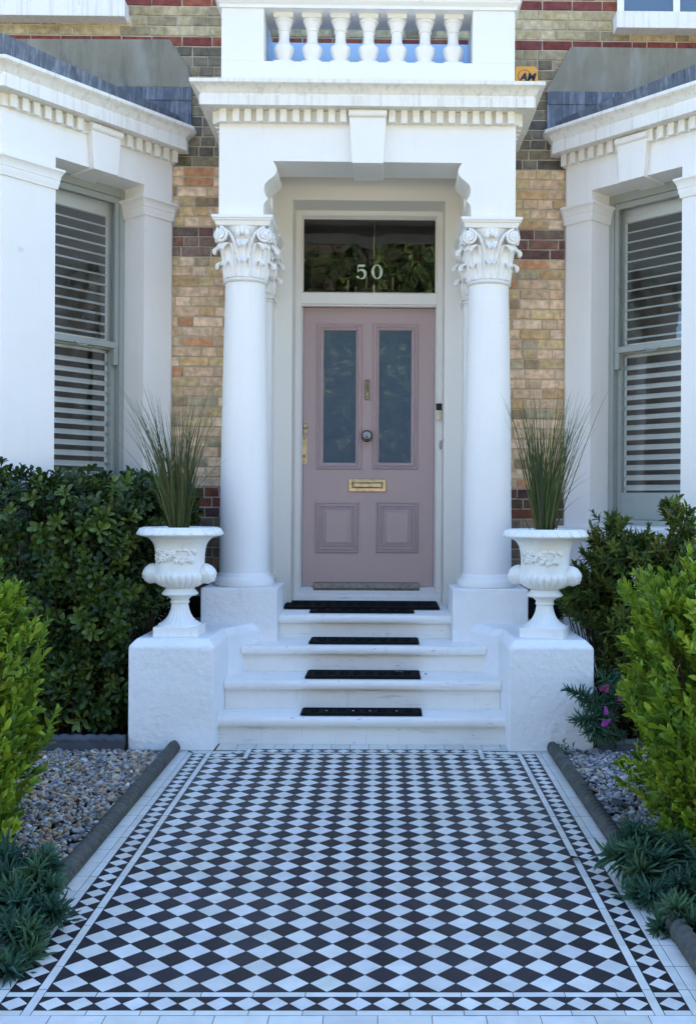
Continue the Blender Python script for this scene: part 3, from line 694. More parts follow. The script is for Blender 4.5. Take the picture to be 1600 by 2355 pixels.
# house number 50
def stroke(g, pts, wds, y0, y1, T=None):
    L_, R_ = [], []
    for i, p in enumerate(pts):
        a = np.array(pts[max(i-1, 0)]); b = np.array(pts[min(i+1, len(pts)-1)]); d = (b-a)/np.linalg.norm(b-a); n = np.array([-d[1], d[0]])
        L_.append(np.array(p)+n*wds[i]/2); R_.append(np.array(p)-n*wds[i]/2)
    for i in range(len(pts)-1): g.prism([tuple(L_[i]), tuple(L_[i+1]), tuple(R_[i+1]), tuple(R_[i])], y0, y1, axis='y')
def digits(cx5, cx0, zb, h, y0, y1):
    g = MB(); n = 40; zero = g
    for i in range(n):
        a0, a1 = 2*PI*i/n, 2*PI*(i+1)/n
        f = lambda a, s, wv: (cx0+s*math.cos(a)*wv, zb+h/2+(h/2)*math.sin(a)*s)
        o = lambda a: (cx0+h*.40*math.cos(a), zb+h/2+h*.51*math.sin(a)); q = lambda a: (cx0+h*.20*math.cos(a), zb+h/2+h*.45*math.sin(a))
        g.prism([o(a0), o(a1), q(a1), q(a0)], y0, y1, axis='y')
    k = h; g = MB()
    g.prism([(cx5-.25*k, zb+.99*k), (cx5-.21*k, zb+1.0*k), (cx5+.27*k, zb+1.0*k), (cx5+.22*k, zb+.84*k), (cx5-.215*k, zb+.84*k)], y0, y1, axis='y')
    stroke(g, [(cx5-.235*k, zb+.96*k), (cx5-.27*k, zb+.52*k)], [.055*k, .055*k], y0-.0003, y1+.0003)
    P = []; W_ = []
    for i in range(25):
        a = math.radians(152-(152+128)*i/24); P.append((cx5-.03*k+.315*k*math.cos(a)*.92, zb+.315*k+.315*k*math.sin(a))); W_.append(k*(.05+.15*math.sin(PI*min(max((i-1)/20, 0), 1))**1.3))
    P = [(x, z) for x, z in P]; stroke(g, P, W_, y0-.0005, y1+.0005)
    c = [(cx5-.26*k+.085*k*math.cos(2*PI*i/18), zb+.125*k+.085*k*math.sin(2*PI*i/18)) for i in range(18)]; g.prism(c, y0-.0007, y1+.0007, axis='y')
    return g, zero
c5 = at(818.5+12.5, 0, 0) if False else None
a5 = at(831, 641, FY+.06); a0 = at(866.5, 641, FY+.06); b5 = at(831, 608.5, FY+.06)
for dg in digits(a5.x, a0.x, a5.z, (b5.z-a5.z), FY+.058, FY+.066): obj('house_number', dg, M['number'], fan)

# ---- front door
def rect_at(x0, x1, y0, y1, Y):           # source-pixel rectangle measured on the photograph -> metres on the plane Y
    a = at(x0, y1, Y); b = at(x1, y0, Y); return a.x, b.x, a.z, b.z
def q(x0, x1, y0, y1, Y=DY): return rect_at(640+x0/3.057, 640+x1/3.057, 660+y0/3.057, 660+y1/3.057, Y)
GL = [q(317, 543, 310, 1232), q(708, 933, 310, 1232)]; LP = [q(258, 566, 1510, 1870), q(685, 985, 1510, 1870)]
g = MB(); z0d, z1d = .806, 2.984; xs = [-.512, GL[0][0]-.02, GL[0][1]+.02, GL[1][0]-.02, GL[1][1]+.02, .512]
zg0, zg1 = GL[0][2]-.02, GL[0][3]+.02
g.box(-.512, .512, DY, DY+.045, z0d, zg0); g.box(-.512, .512, DY, DY+.045, zg1, z1d)
for a, b in ((xs[0], xs[1]), (xs[2], xs[3]), (xs[4], xs[5])): g.box(a, b, DY, DY+.045, zg0, zg1)
door = obj('front_door', g, M['pink'], house)
for (x0, x1, za, zb) in GL:
    m_ = .052; g = MB()
    g.rectm(x0-m_-.004, x1+m_+.004, za-m_-.004, zb+m_+.004, [(0, .0), (.003, .010), (.010, .013), (.014, .008), (.017, .009), (.030, .016), (.034, .010), (.037, .006), (.047, .002), (.052, -.010), (.056, -.022)], DY)
    obj('moulding', g, M['pink'], door)
    g = MB(); g.box(x0-.01, x1+.01, DY+.018, DY+.024, za-.01, zb+.01); obj('glass_pane', g, M['etched'], door)
for (x0, x1, za, zb) in LP:
    g = MB()
    g.rectm(x0, x1, za, zb, [(0, .0), (.003, .009), (.012, .013), (.017, .008), (.020, .006), (.030, .012), (.036, .013), (.040, .003), (.043, -.004), (.052, .004), (.056, .006), (.060, .000), (.080, .004), (.083, .009)], DY, fill=True)
    obj('raised_panel', g, M['pink'], door)
# knocker
x0, x1, za, zb = q(608, 642, 652, 795); g = MB(); g.box(x0, x1, DY-.008, DY, za, zb); g.box(x0+.016, x1-.016, DY-.030, DY-.0085, za+.05, zb-.04); g.box(x0+.006, x1-.006, DY-.026, DY-.0085, za+.03, za+.06)
g.rectm(x0, x1, za, zb, [(0, .008), (.004, .016), (.012, .016), (.014, .008)], DY); obj('door_knocker', g, M['bronze'], door, bevel=.002)
kc = at(640+623/3.057, 660+1048/3.057, DY); g = MB(); rs = []
for (r, y) in ((.045, 0), (.047, .006), (.040, .012), (.020, .016), (.018, .028), (.030, .034), (.042, .046), (.044, .058), (.038, .072), (.024, .080), (.012, .078), (.010, .080), (.002, .081)):
    rs.append([(kc.x+r*math.cos(2*PI*i/28), DY-y, kc.z+r*math.sin(2*PI*i/28)) for i in range(28)])
g.rings(rs, True, True); obj('door_knob', g, M['pewter'], door, smooth=60)
x0, x1, za, zb = q(492, 757, 1350, 1440); g = MB(); g.rectm(x0, x1, za, zb, [(0, 0), (0, .008), (.004, .011), (.028, .012), (.032, .004), (.034, .006), (.040, .009), (.044, .009)], DY, fill=True); obj('letterbox', g, M['brass'], door)
kc = at(640+193/3.057, 660+977/3.057, DY); g = MB(); rs = []
for (r, y) in ((.021, 0), (.022, .008), (.016, .012), (.015, .010), (.011, .010), (.010, .016), (.001, .016)): rs.append([(kc.x+r*math.cos(2*PI*i/24), DY-y, kc.z+r*math.sin(2*PI*i/24)) for i in range(24)])
g.rings(rs, True, True); g.box(kc.x-.012, kc.x+.012, DY-.02, DY, kc.z-.055, kc.z-.030); g.box(kc.x-.002, kc.x+.002, DY-.0175, DY-.0162, kc.z-.006, kc.z+.006); obj('door_lock', g, M['brass'], door)
x0, x1, za, zb = q(160, 203, 1052, 1247); g = MB(); g.box(x0+.004, x1, DY-.005, DY, za, zb); obj('lock_plate', g, M['brass'], door, bevel=.002)
for zz in (za+.02, za+.20): g = MB(); g.ball(((x0+x1)/2, DY-.006, zz), .005, 8, 4); obj('screw', g, M['pewter'], door)
g = MB(); g.ball(((x0+x1)/2, DY-.005, za+.065), .008, 8, 4, (1, .6, 1.6)); obj('keyhole', g, M['pewter'], door)
x0, x1, _a, _b = q(245, 990, 2105, 2168, DY-.06); za, zb = .758, .826; g = MB(); g.prism([(DY-.001, zb+.014), (DY-.015, zb+.010), (DY-.045, za+.040), (DY-.070, za+.022), (DY-.074, za), (DY-.001, za)], x0, x1, axis='x')
obj('weather_bar', g, M['bronze'], door, bevel=.002)
g = MB()
for t in (.04, .5, .96): g.ball((x0+(x1-x0)*t, DY-.076, za+.005), .004, 8, 4)
# doorbell on the frame, painted old bell boss
x0, x1, za, zb = q(1105, 1148, 820, 937, FY); bell = thing('doorbell', ((x0+x1)/2, FY, za), 'small black and silver video doorbell on the door frame', 'doorbell', world=True)
zm = za+(zb-za)*.60
g = MB(); g.box(x0, x1, FY-.022, FY-.0005, zm, zb); obj('camera_housing', g, M['black'], bell, bevel=.004, seg=3)
g = MB(); g.box(x0, x1, FY-.0215, FY-.0006, za, zm-.0005); obj('button_plate', g, M['silver'], bell, bevel=.004, seg=3)
kc = at(640+1140/3.057, 660+1110/3.057, FY); g = MB(); rs = []
for r, y in ((1, 0), (1, .008), (.8, .014), (.35, .017), (.02, .018)): rs.append([(kc.x+.014*r*math.cos(2*PI*i/20), FY-y, kc.z+.036*r*math.sin(2*PI*i/20)) for i in range(20)])
g.rings(rs, True, True); obj('painted_boss', g, M['pink'], fo, smooth=60)

# ---- bays
def bay(Cx, Cy, Wx, Wy, sA, sB, farx, sgn):
    C_ = Vector((Cx, Cy)); W_ = Vector((Wx, Wy)); L = (W_-C_).length; e = (W_-C_)/L
    n = Vector((e.y, -e.x)) if sgn < 0 else Vector((-e.y, e.x))
    T = lambda s, d, z: (C_.x+e.x*s-n.x*d, C_.y+e.y*s-n.y*d, z)
    nm = part_empty('bay_window', (Wx, Wy, 0), house); nm['_w'] = 0
    off = Vector(nm.location)+Vector(house.location)
    def P(name, g, mat, **k):
        g.v = [(a-off.x, b-off.y, c-off.z) for a, b, c in g.v]; return obj(name, g, mat, nm, **k)
    if sgn < 0: path = [(farx, Cy), (Cx, Cy), (Wx, Wy), (Wx, HW+.0)]
    else: path = [(Wx, HW+.0), (Wx, Wy), (Cx, Cy), (farx, Cy)]
    ZH = 3.752; ZSill = 1.30; th = .42
    # walls: lintel and base as swept slabs, piers as prisms
    g = MB(); g.sweep(path, [(0, ZH), (0, 4.06), (-.24, 4.06), (-.24, ZH)]); P('lintel', g, M['white']); g = MB(); g.sweep(path, [(0, 0), (0, ZSill-.08), (-.3, ZSill-.08), (-.3, 0)])
    P('bay_wall', g, M['white'])
    gp = MB()
    gp.box(sB, L, 0, .24, ZSill, ZH, T); gp.box(min(Wx, Wx+.02*sgn), max(Wx, Wx+.02*sgn), Wy, HW, ZSill, ZH); P('pilaster', gp, M['white']); gp = MB()
    # corner pier: polygon round the corner
    fw = .36
    a = T(sA, 0, 0); b = T(0, 0, 0); c_ = (Cx+(fw if sgn > 0 else -fw), Cy); di = T(sA, .24, 0); 
    cin = (Cx+(fw if sgn > 0 else -fw), Cy+.24); m = (Cx+(.12 if sgn > 0 else -.12)*-0, Cy+.24)
    gp.prism([a[:2], b[:2], c_, cin, di[:2]], ZSill, ZH)
    P('pilaster', gp, M['white'])
    # pilaster caps, sweeping round each pier
    capp = [(-.002, 3.535), (.012, 3.535), (.014, 3.555), (.020, 3.572), (.020, 3.592), (.024, 3.596), (.026, 3.618), (.040, 3.645), (.046, 3.650), (.046, 3.664), (-.002, 3.668)]
    wcap = [T(sB, .24, 0)[:2], T(sB, 0, 0)[:2], (Wx, Wy), (Wx, HW)]
    ccap = [c_[:2], (Cx, Cy), T(sA, 0, 0)[:2], T(sA, .24, 0)[:2]]
    if sgn > 0: wcap = wcap[::-1]; ccap = ccap[::-1]
    for cp in (wcap, ccap): g = MB(); g.sweep(cp, capp); P('pilaster_cap', g, M['white'], smooth=25)
    # cornice + dentils
    Zc = 4.055
    cr = [(.0, Zc), (.115, Zc), (.115, Zc+.075), (.108, Zc+.078), (.108, Zc+.088), (.118, Zc+.098), (.132, Zc+.118), (.150, Zc+.135), (.168, Zc+.145), (.172, Zc+.150), (.172, Zc+.172), (-.05, Zc+.185), (-.05, Zc)]
    g = MB(); g.sweep(path, cr); P('cornice', g, M['white_stained'], smooth=25)
    g = MB(); g.sweep(path, [(0, 3.972), (.016, 3.972), (.016, Zc-.002), (0, Zc-.002)])
    mid = (sA+sB)/2; s = L-.005
    while s > .02:
        if abs(s-mid) > .135: g.box(s-.023, s+.023, -.048, -.0165, 3.970, Zc-.0015, T)
        s -= .0815
    x = Cx
    for i in range(14):
        xx = Cx+sgn*(.05+.0815*i); g.box(xx-.026, xx+.026, Cy-.046, Cy-.0165, 3.970, Zc-.0015)
    P('dentil_band', g, M['cream'], bevel=.002)  # yellowish bounce light painted onto the bay dentils with the porch cream
    # keystone
    g = MB(); g.prism([(mid-.095, ZH-.014), (mid+.095, ZH-.014), (mid+.125, 4.0), (mid-.125, 4.0)], -.05, -.0005, T=lambda s_, z, a_: T(s_, a_, z)) if False else None
    def kp(poly, d0, d1):
        vs = [T(s_, d0, z) for s_, z in poly]+[T(s_, d1, z) for s_, z in poly]; k = len(poly)
        g.add(vs, [tuple(range(k)), tuple(range(k, 2*k))]+[(i, (i+1) % k, k+(i+1) % k, k+i) for i in range(k)])
    kp([(mid-.098, ZH-.016), (mid+.098, ZH-.016), (mid+.122, 4.0), (mid-.122, 4.0)], -.05, -.0005); kp([(mid-.098, ZH-.016), (mid+.098, ZH-.016), (mid+.099, ZH-.0005), (mid-.099, ZH-.0005)], -.0004, .24)
    r0 = [(-.052-.022*math.cos(-PI/2+PI*i/8), 4.022+.026*math.sin(-PI/2+PI*i/8)) for i in range(9)]+[(-.0006, 4.048), (-.0006, 3.997)]
    g.rings([[T(mid-.130, d, z) for d, z in r0], [T(mid+.130, d, z) for d, z in r0]]); P('keystone', g, M['white'], bevel=.002)
    # lead upstand and roof
    g = MB(); g.sweep(path, [(.03, Zc+.18), (.045, Zc+.36), (.02, Zc+.365), (.0, Zc+.18)])
    for q_i, (a, b, c) in enumerate(g.v):
        if c > Zc+.2:
            t = min(max((b-6.5)/1.0, 0), 1.05); g.v[q_i] = (a, b, c-.085*t)
    zz = Zc+.23; poly = [(farx, Cy), (Cx, Cy), (Wx, Wy), (Wx, HW-.03), (farx, HW-.03)]
    g.prism([(p_[0], p_[1]) for p_ in poly], zz-.02, zz); P('lead_roof', g, M['lead'], bevel=.003)
    # sill
    g = MB(); g.sweep(path, [(-.24, ZSill-.079), (.045, ZSill-.079), (.05, ZSill-.07), (.05, ZSill-.012), (.045, ZSill-.002), (-.24, ZSill+.006)]); P('sill', g, M['white'], bevel=.003)
    # box sash frame, in the opening on the cant
    D0 = .225; a_, b_ = sA-.02, sB+.02
    g = MB()
    for (p0_, p1_) in ((a_, a_+.06), (b_-.06, b_)): g.box(p0_, p1_, D0, D0+.10, ZSill, ZH+.02, T)
    g.box(a_+.06, b_-.06, D0, D0+.10, ZH-.065, ZH+.02, T); g.box(a_+.06, b_-.06, D0-.01, D0+.10, ZSill-.0, ZSill+.045, T)
    P('window_frame', g, M['sage'], bevel=.003)
    zmr = 2.615; a2, b2 = a_+.06, b_-.06
    def sash(z0, z1, dd, bot):
        g = MB(); g.box(a2+.0005, a2+.034, dd, dd+.045, z0, z1, T); g.box(b2-.034, b2-.0005, dd, dd+.045, z0, z1, T)
        g.box(a2+.034, b2-.034, dd, dd+.045, z1-.045, z1, T); g.box(a2+.034, b2-.034, dd, dd+.045, z0, z0+bot, T); return g
    g = sash(zmr-.035, ZH-.066, D0+.010, .045)
    for s_ in (a2+.022, b2-.022):                          # sash horns
        g.prism([(0, 0), (.045, 0), (.045, -.06), (.030, -.085), (.034, -.11), (.020, -.125), (0, -.12)], s_-.02, s_+.02, T=lambda d, z, s__: T(s__, D0+.0105+d, zmr-.0355+z))
    us = P('upper_sash', g, M['sage'], bevel=.003)
    ls = P('lower_sash', sash(ZSill+.046, zmr, D0+.056, .20), M['sage'], bevel=.003)
    pts = [T((a2+b2)/2+.05*math.cos(PI+PI*i/8), D0+.004-.012*math.sin(PI*i/8), zmr-.022+.026*math.sin(PI+PI*i/8)) for i in range(9)]
    g = MB(); g.tube(pts, .0045, 6); P('sash_handle', g, M['sage'])
    g = MB(); g.box(a2+.03, b2-.03, D0+.030, D0+.034, zmr, ZH-.10, T); P('window_glass', g, M['glass']); g = MB(); g.box(a2+.04, b2-.04, D0+.076, D0+.080, ZSill+.23, zmr-.03, T); P('window_glass', g, M['glass'])
    # plantation shutters inside
    DS = D0+.115
    def shutter(z0, z1, tilt, top):
        g = MB(); A, B = a2-.03, b2+.03
        g.box(A, A+.055, DS, DS+.03, z0, z1, T); g.box(B-.055, B, DS, DS+.03, z0, z1, T); g.box(A+.055, B-.055, DS, DS+.03, z1-top, z1, T); g.box(A+.055, B-.055, DS, DS+.03, z0, z0+.045, T)
        k = int((z1-top-z0-.06)/.0735); hw = .032; ct, st = math.cos(tilt), math.sin(tilt)
        for i in range(k):
            zc = z0+.045+.04+i*(z1-top-z0-.085)/k; jt = random.uniform(-.02, .02); c2, s2 = math.cos(tilt+jt), math.sin(tilt+jt)
            prof = [(-hw, 0), (-hw*.6, .0045), (hw*.6, .0045), (hw, 0), (hw*.6, -.0045), (-hw*.6, -.0045)]
            rr = [(DS+.015+p_*c2-q_*s2, zc+p_*s2+q_*c2) for p_, q_ in prof]
            g.rings([[T(A+.056, d, z) for d, z in rr], [T(B-.056, d, z) for d, z in rr]])
        return g
    P('shutter', shutter(ZSill+.05, zmr-.01, math.radians(40), .05), M['shutter'])
    P('shutter', shutter(zmr-.005, ZH-.06, math.radians(24 if sgn < 0 else 21), .13), M['shutter'])
    # front light of the bay, mostly outside the frame
    x0, x1 = sorted((Cx+sgn*.36, farx)); g = MB(); g.box(x0, x1, Cy+.20, Cy+.24, ZSill, ZH-.001)
    P('front_light', g, M['sage'])
    return nm
bay(-2.316, 6.491, -1.463, 7.555, .386, 1.115, -3.9, -1)
bay(2.402, 6.560, 1.468, 7.555, .40, 1.137, 3.9, 1)

# ================================================================= ENTRANCE STEPS
steps = thing('entrance_steps', (0, 5.94, 0), 'four white painted steps between two low rendered piers', 'steps', world=True)
def step(w_, yf, yb, z0, z1):
    no = .028; th = .058; g = MB(); pr = [(yb, z0), (yf, z0), (yf, z1-th), (yf-no*.3, z1-th-.004)]
    for i in range(9): a = -PI/2+PI*i/8; pr.append((yf-no-.016*math.cos(a)*.9+.0, z1-th/2+th/2*math.sin(a)*.98))
    pr += [(yb, z1+.004)]
    # nosing runs a little past each side of the riser
    g.prism(pr, -w_, w_, axis='x'); return g
SY = [6.117, 6.315, 6.605, 6.925]; SZ = [.172, .358, .532, .697]; SW = [.861, .855, .79, .584]
yb = [6.40, 6.66, 6.97, 7.87]; z0s = [0, .10, .28, .45]
for i in range(4):
    obj('step', step(SW[i], SY[i], yb[i], z0s[i], SZ[i]), M['step'], steps, smooth=30)
def chamfer_block(poly, z1, ch, drop):
    # inset top polygon
    n = len(poly); P_ = [Vector(p) for p in poly]; ins = []
    for i in range(n):
        d1 = (P_[i]-P_[i-1]).normalized(); d2 = (P_[(i+1) % n]-P_[i]).normalized(); n1 = Vector((-d1.y, d1.x)); n2 = Vector((-d2.y, d2.x)); m = n1+n2; m /= max(m.dot(n1), .3); ins.append(P_[i]+m*ch)
    g = MB(); g.rings([[(p.x, p.y, 0) for p in P_], [(p.x, p.y, z1-drop) for p in P_], [(p.x, p.y, z1) for p in ins]]); return g
polyL = [(-1.360, 5.938), (-.862, 5.938), (-.855, 6.44), (-.70, 6.764), (-.70, 6.85), (-1.360, 6.85)]
polyR = [(-x, y) for x, y in polyL[::-1]]
for poly in (polyL, polyR): obj('pier', chamfer_block(poly, .655, .040, .043), M['stucco'], steps, bevel=.010, seg=3)
for a, b in ((-1.10, -.586), (.586, 1.10)): g = MB(); g.box(a, b, 6.78, HW-.021, 0, .60); obj('porch_base', g, M['stucco'], steps)

# ---------------------------------------------------------------- mats
def mat_thing(x0, x1, y0, y1, z, label, relief=True, skew=0.0):
    e = MB(); e.box(x0, x1, y0, y1, z, z+.008)
    e.rectm(0, 0, 0, 0, [(0, 0)], 0) if False else None
    g = e; w_ = x1-x0; h_ = y1-y0
    for (a, b, c, d) in ((x0+.01, x1-.01, y0+.01, y0+.016), (x0+.01, x1-.01, y1-.016, y1-.01), (x0+.01, x0+.016, y0+.018, y1-.018), (x1-.016, x1-.01, y0+.018, y1-.018)): g.box(a, b, c, d, z+.0079, z+.012)
    nx_ = int(w_/.085)
    for i in range(nx_):                                   # scroll relief: pairs of small spirals
        cx = x0+.04+(w_-.08)*(i+.5)/nx_
        for hh in (-1, 1):
            pts = [(cx+hh*(.012+.014*math.cos(a)*(1-a/12)), (y0+y1)/2+h_*.26*math.sin(a)*(1-a/12), z+.0105) for a in np.linspace(0, 8, 14)]
            g.tube(pts, .0028, 4)
    o = obj('step_mat', g, M['rubber'], None); c = Vector(((x0+x1)/2, (y0+y1)/2, z))
    o.data.transform(Matrix.Translation(-c)); o.location = c; o.rotation_euler.z = skew
    return tag(o, label, 'mat')
GM = 'black rubber mats down the steps'
mat_thing(-.372, .362, 6.112, 6.305, .1765, 'black rubber mat with bright studs on the lowest step', skew=-.003)['group'] = GM
mat_thing(-.362, .360, 6.325, 6.598, .3625, 'black rubber scroll mat on the second step up, a dry leaf on its edge', skew=-.004)['group'] = GM
mat_thing(-.362, .360, 6.625, 6.90, .5365, 'black rubber scroll mat on the third step up', skew=-.005)['group'] = GM
mat_thing(-.385, .337, 6.985, 7.215, .702, 'shorter black rubber mat in front of the wide doormat on the top step')['group'] = GM
m5 = mat_thing(-.60, .527, 7.22, 7.735, .704, 'widest black rubber doormat lying across the landing at the front door', skew=-.008); m5.name = 'doormat'; m5['group'] = GM
for i, t in enumerate((.21, .43, .57, .79)):
    g = MB(); g.ball((0, 0, 0), .0065, 8, 4, (1, 1, .5)); o = obj('stud', g, M['silver'], bpy.data.objects['step_mat']); o.location = (-.367+.734*t, -.01, .012)
def dry_leaf(px, py, z, s, label, col=(.30, .22, .10)):
    Y = 0
    d = R @ Vector(((px-CX)/F, -(py-CY)/F, -1)); k = (z-CAMP.z)/d.z; p = CAMP+d*k
    g = MB(); g.cur = col; rows = []
    for i in range(7):
        t = i/6; wd = s*.35*math.sin(PI*t)**.7; rows.append([(-s/2+s*t, -wd, .004+.006*math.sin(5*t)), (-s/2+s*t, 0, .001), (-s/2+s*t, wd, .006+.004*math.cos(4*t))])
    g.rings(rows, False, False); o = obj('fallen_leaf', g, M['leaf'], smooth=180, recalc=False); o.location = p+Vector((0, 0, .002)); o.rotation_euler.z = random.uniform(-.4, .4)
    return tag(o, label, 'leaf')
dry_leaf(918, 1546, .375, .045, 'curled dry tan leaf on the back edge of the second mat')
dry_leaf(979, 1552, .363, .016, 'tiny dark dry leaf just right of the second mat', (.05, .035, .02))
dry_leaf(1322, 1975, .008, .045, 'small dark dead leaf on the white strip of the path', (.02, .018, .018))
dry_leaf(438, 1731, .008, .03, 'small fallen green leaf on the path by the left pier', (.06, .13, .03))

# ================================================================= URNS
def make_urn():
    e = thing('urn', (-1.106, 6.163, .655), 'white garlanded urn on the left pier, dark hedge behind it', 'urn', 'white urns on the step piers')
    U = .000368; y2z = lambda y: (1790-y)*U+.055
    g = MB(); g.box(-.133, .133, -.133, .133, 0, .058); obj('base_block', g, M['urn'], e, bevel=.004, seg=3)
    def P_(lst): return [(h*U, y2z(y)) for h, y in lst]
    g = MB()
    g.lathe(P_([(350, 1792), (352, 1765), (335, 1748), (318, 1745)]), 48)
    fl = lambda r, z, a: r*(1-.055*abs(math.sin(10*a))**.6)
    g.lathe(P_([(318, 1746), (290, 1725), (255, 1700), (215, 1660), (180, 1600), (155, 1530), (140, 1460), (136, 1425)]), 120, fn=fl)
    g.lathe(P_([(136, 1428), (150, 1420), (156, 1400), (150, 1380), (142, 1372), (150, 1350), (185, 1318), (205, 1300), (262, 1292), (292, 1275), (297, 1262), (285, 1245), (255, 1210), (235, 1185), (222, 1165)]), 48)
    obj('foot', g, M['urn'], e, smooth=50)
    gd = lambda r, z, a: r*(1+(.085*abs(math.cos(12*a))**.5-.05)*min(1, max(0, (y2z(905)-z)/.02)))
    g = MB(); pr = [(222, 1168), (245, 1160), (300, 1140), (352, 1110), (395, 1065), (420, 1015), (428, 975), (424, 945), (412, 925), (404, 905), (400, 860), (397, 780), (396, 700), (400, 620), (410, 540), (424, 470), (450, 415), (490, 370), (545, 338), (600, 324)]
    g.lathe(P_(pr), 144, fn=gd, cap=False)
    obj('bowl', g, M['urn'], e, smooth=50)
    g = MB(); rim = lambda r, z, a: r*(1+.006*math.sin(18*a))
    g.lathe(P_([(600, 325), (660, 312), (690, 298), (694, 282), (680, 250), (655, 215), (625, 185), (600, 172), (575, 170), (560, 185), (555, 225), (560, 260)]), 96, fn=rim, cap=False)
    for k in range(18):                                     # egg-and-dart ring on the lip
        a = 2*PI*k/18; pts = []
        for j in range(13):
            b = PI*1.15*(j/12)-PI*.075; da = .115*math.cos(b); t = math.sin(b); yy = 190+95*max(t, 0); rr = (628+ (yy-190)*.62+12)*U
            pts.append((rr*math.cos(a+da), rr*math.sin(a+da), y2z(yy)))
        g.tube(pts, .0046, 5)
        pts = [(((628+(yy-190)*.62+9)*U)*math.cos(a+.055*math.cos(c)), ((628+(yy-190)*.62+9)*U)*math.sin(a+.055*math.cos(c)), y2z(yy)) for c in [0, PI/2*.6, PI/2, PI/2*1.4, PI] for yy in [200+50*math.sin(c)]]
        g.tube(pts, .004, 5)
    obj('rim', g, M['urn'], e, smooth=60)
    # garland relief round the front of the neck
    g = MB(); rr_ = random.Random(3)
    def onneck(a, z, h): rad = .147+h; return (rad*math.sin(a), -rad*math.cos(a), z)
    for k in range(96):
        a = rr_.uniform(-.95, .85)+PI*(k % 2)*1.0; zc = y2z(640)+rr_.uniform(-.032, .036)
        if rr_.random() < .45:
            g.ball(onneck(a, zc, .006), rr_.uniform(.010, .016), 8, 5, (1, .8, 1))
            for j in range(5):
                b = 2*PI*j/5; g.ball(onneck(a+.075*math.cos(b), zc+.011*math.sin(b), .005), .0085, 6, 4)
        else:
            b = rr_.uniform(-.7, .7); L = rr_.uniform(.03, .05); pts = [onneck(a+(t-.5)*L*math.cos(b)/.15, zc+(t-.5)*L*math.sin(b)+.006*math.sin(PI*t), .003+.005*math.sin(PI*t)) for t in np.linspace(0, 1, 7)]
            g.tube(pts, [.002, .005, .007, .008, .007, .005, .002], 6)
    obj('garland', g, M['urn'], e, smooth=60)
    for sx in (-1, 1):                                      # mask handles
        g = MB(); c = Vector((sx*.158, -.022, y2z(935))); rs = []; nn_, mm_ = 36, 22
        for b in range(mm_+1):
            th_ = PI*b/mm_; ring = []
            for a in range(nn_):
                ph_ = 2*PI*a/nn_; x_, y_, z_ = math.sin(th_)*math.cos(ph_), math.sin(th_)*math.sin(ph_), math.cos(th_)
                face = max(0, -z_+.35)*max(0, sx*x_)
                rr_2 = 1+.10*abs(math.sin(5*math.atan2(y_, sx*x_+.2)+2.2*z_))*(1 if z_ > -.1 else .3)-.05+.16*face*math.sin(9*y_)*math.sin(8*z_)
                ring.append((c.x+sx*0+.066*x_*rr_2*(.98), c.y+.055*y_*rr_2, c.z+.060*z_*rr_2-.008*abs(x_)))
            rs.append([tuple(p_) for p_ in ring])
        g.rings(rs, True, True)
        obj('mask_handle', g, M['urn'], e, smooth=60)
    g = MB(); g.lathe([(.19, y2z(235)), (.10, y2z(228)), (.002, y2z(222))], 24); obj('soil', g, M['soil'], e)
    return e
u0 = make_urn(); u1 = copy_tree(u0); u1.location.x = 1.104; u1.rotation_euler.z = -.30; u1['label'] = 'white garlanded urn on the right pier, pale flowering shrub beside it'
for ch in u1.children: pass

# ================================================================= PLANTS
def leaf_tmpl(kind):
    if kind == 'obov': t = [0, .22, .5, .78, .93, 1.0]; wd = [.10, .38, .78, 1.0, .72, .12]; dr = [0, .02, .0, -.07, -.13, -.18]
    elif kind == 'ovate': t = [0, .2, .45, .68, .88, 1.0]; wd = [.12, .55, .92, 1.0, .58, .05]; dr = [0, .03, .03, .0, -.03, -.08]
    elif kind == 'lance': t = [0, .2, .45, .7, .9, 1.0]; wd = [.15, .75, 1.0, .78, .38, .04]; dr = [0, .02, .01, -.05, -.12, -.18]
    else: t = [0, .15, .4, .7, .9, 1.0]; wd = [.5, .9, 1, .9, .6, .1]; dr = [0, .03, .06, .04, -.02, -.07]
    V = []; 
    for a, b, c in zip(t, wd, dr): V += [(-b*.5, a, c+b*.09), (0, a, c), (b*.5, a, c+b*.09)]
    Fq = []
    for k in range(len(t)-1): o = 3*k; Fq += [(o, o+1, o+4, o+3), (o+1, o+2, o+5, o+4)]
    return np.array(V), np.array(Fq)
def leaves(name, P, D, Nn, L, W, kind, cols, mat, parent=None):
    tv, tf = leaf_tmpl(kind); D = D/np.linalg.norm(D, axis=1)[:, None]; S_ = np.cross(D, Nn); S_ /= (np.linalg.norm(S_, axis=1)[:, None]+1e-9); N2 = np.cross(S_, D)
    V = P[:, None, :]+tv[None, :, 0, None]*(W[:, None, None])*S_[:, None, :]+tv[None, :, 1, None]*L[:, None, None]*D[:, None, :]+tv[None, :, 2, None]*L[:, None, None]*N2[:, None, :]
    k = len(tv); Fq = tf[None]+(np.arange(len(P))*k)[:, None, None]
    return quads(name, V.reshape(-1, 3), Fq.reshape(-1, 4), np.repeat(cols, len(tf), axis=0), mat, parent)
def basis(A):
    A = A/np.linalg.norm(A, axis=1)[:, None]; h = np.tile(np.array([.31, .17, .93]), (len(A), 1)); U = np.cross(A, h); U /= np.linalg.norm(U, axis=1)[:, None]; return A, U, np.cross(A, U)
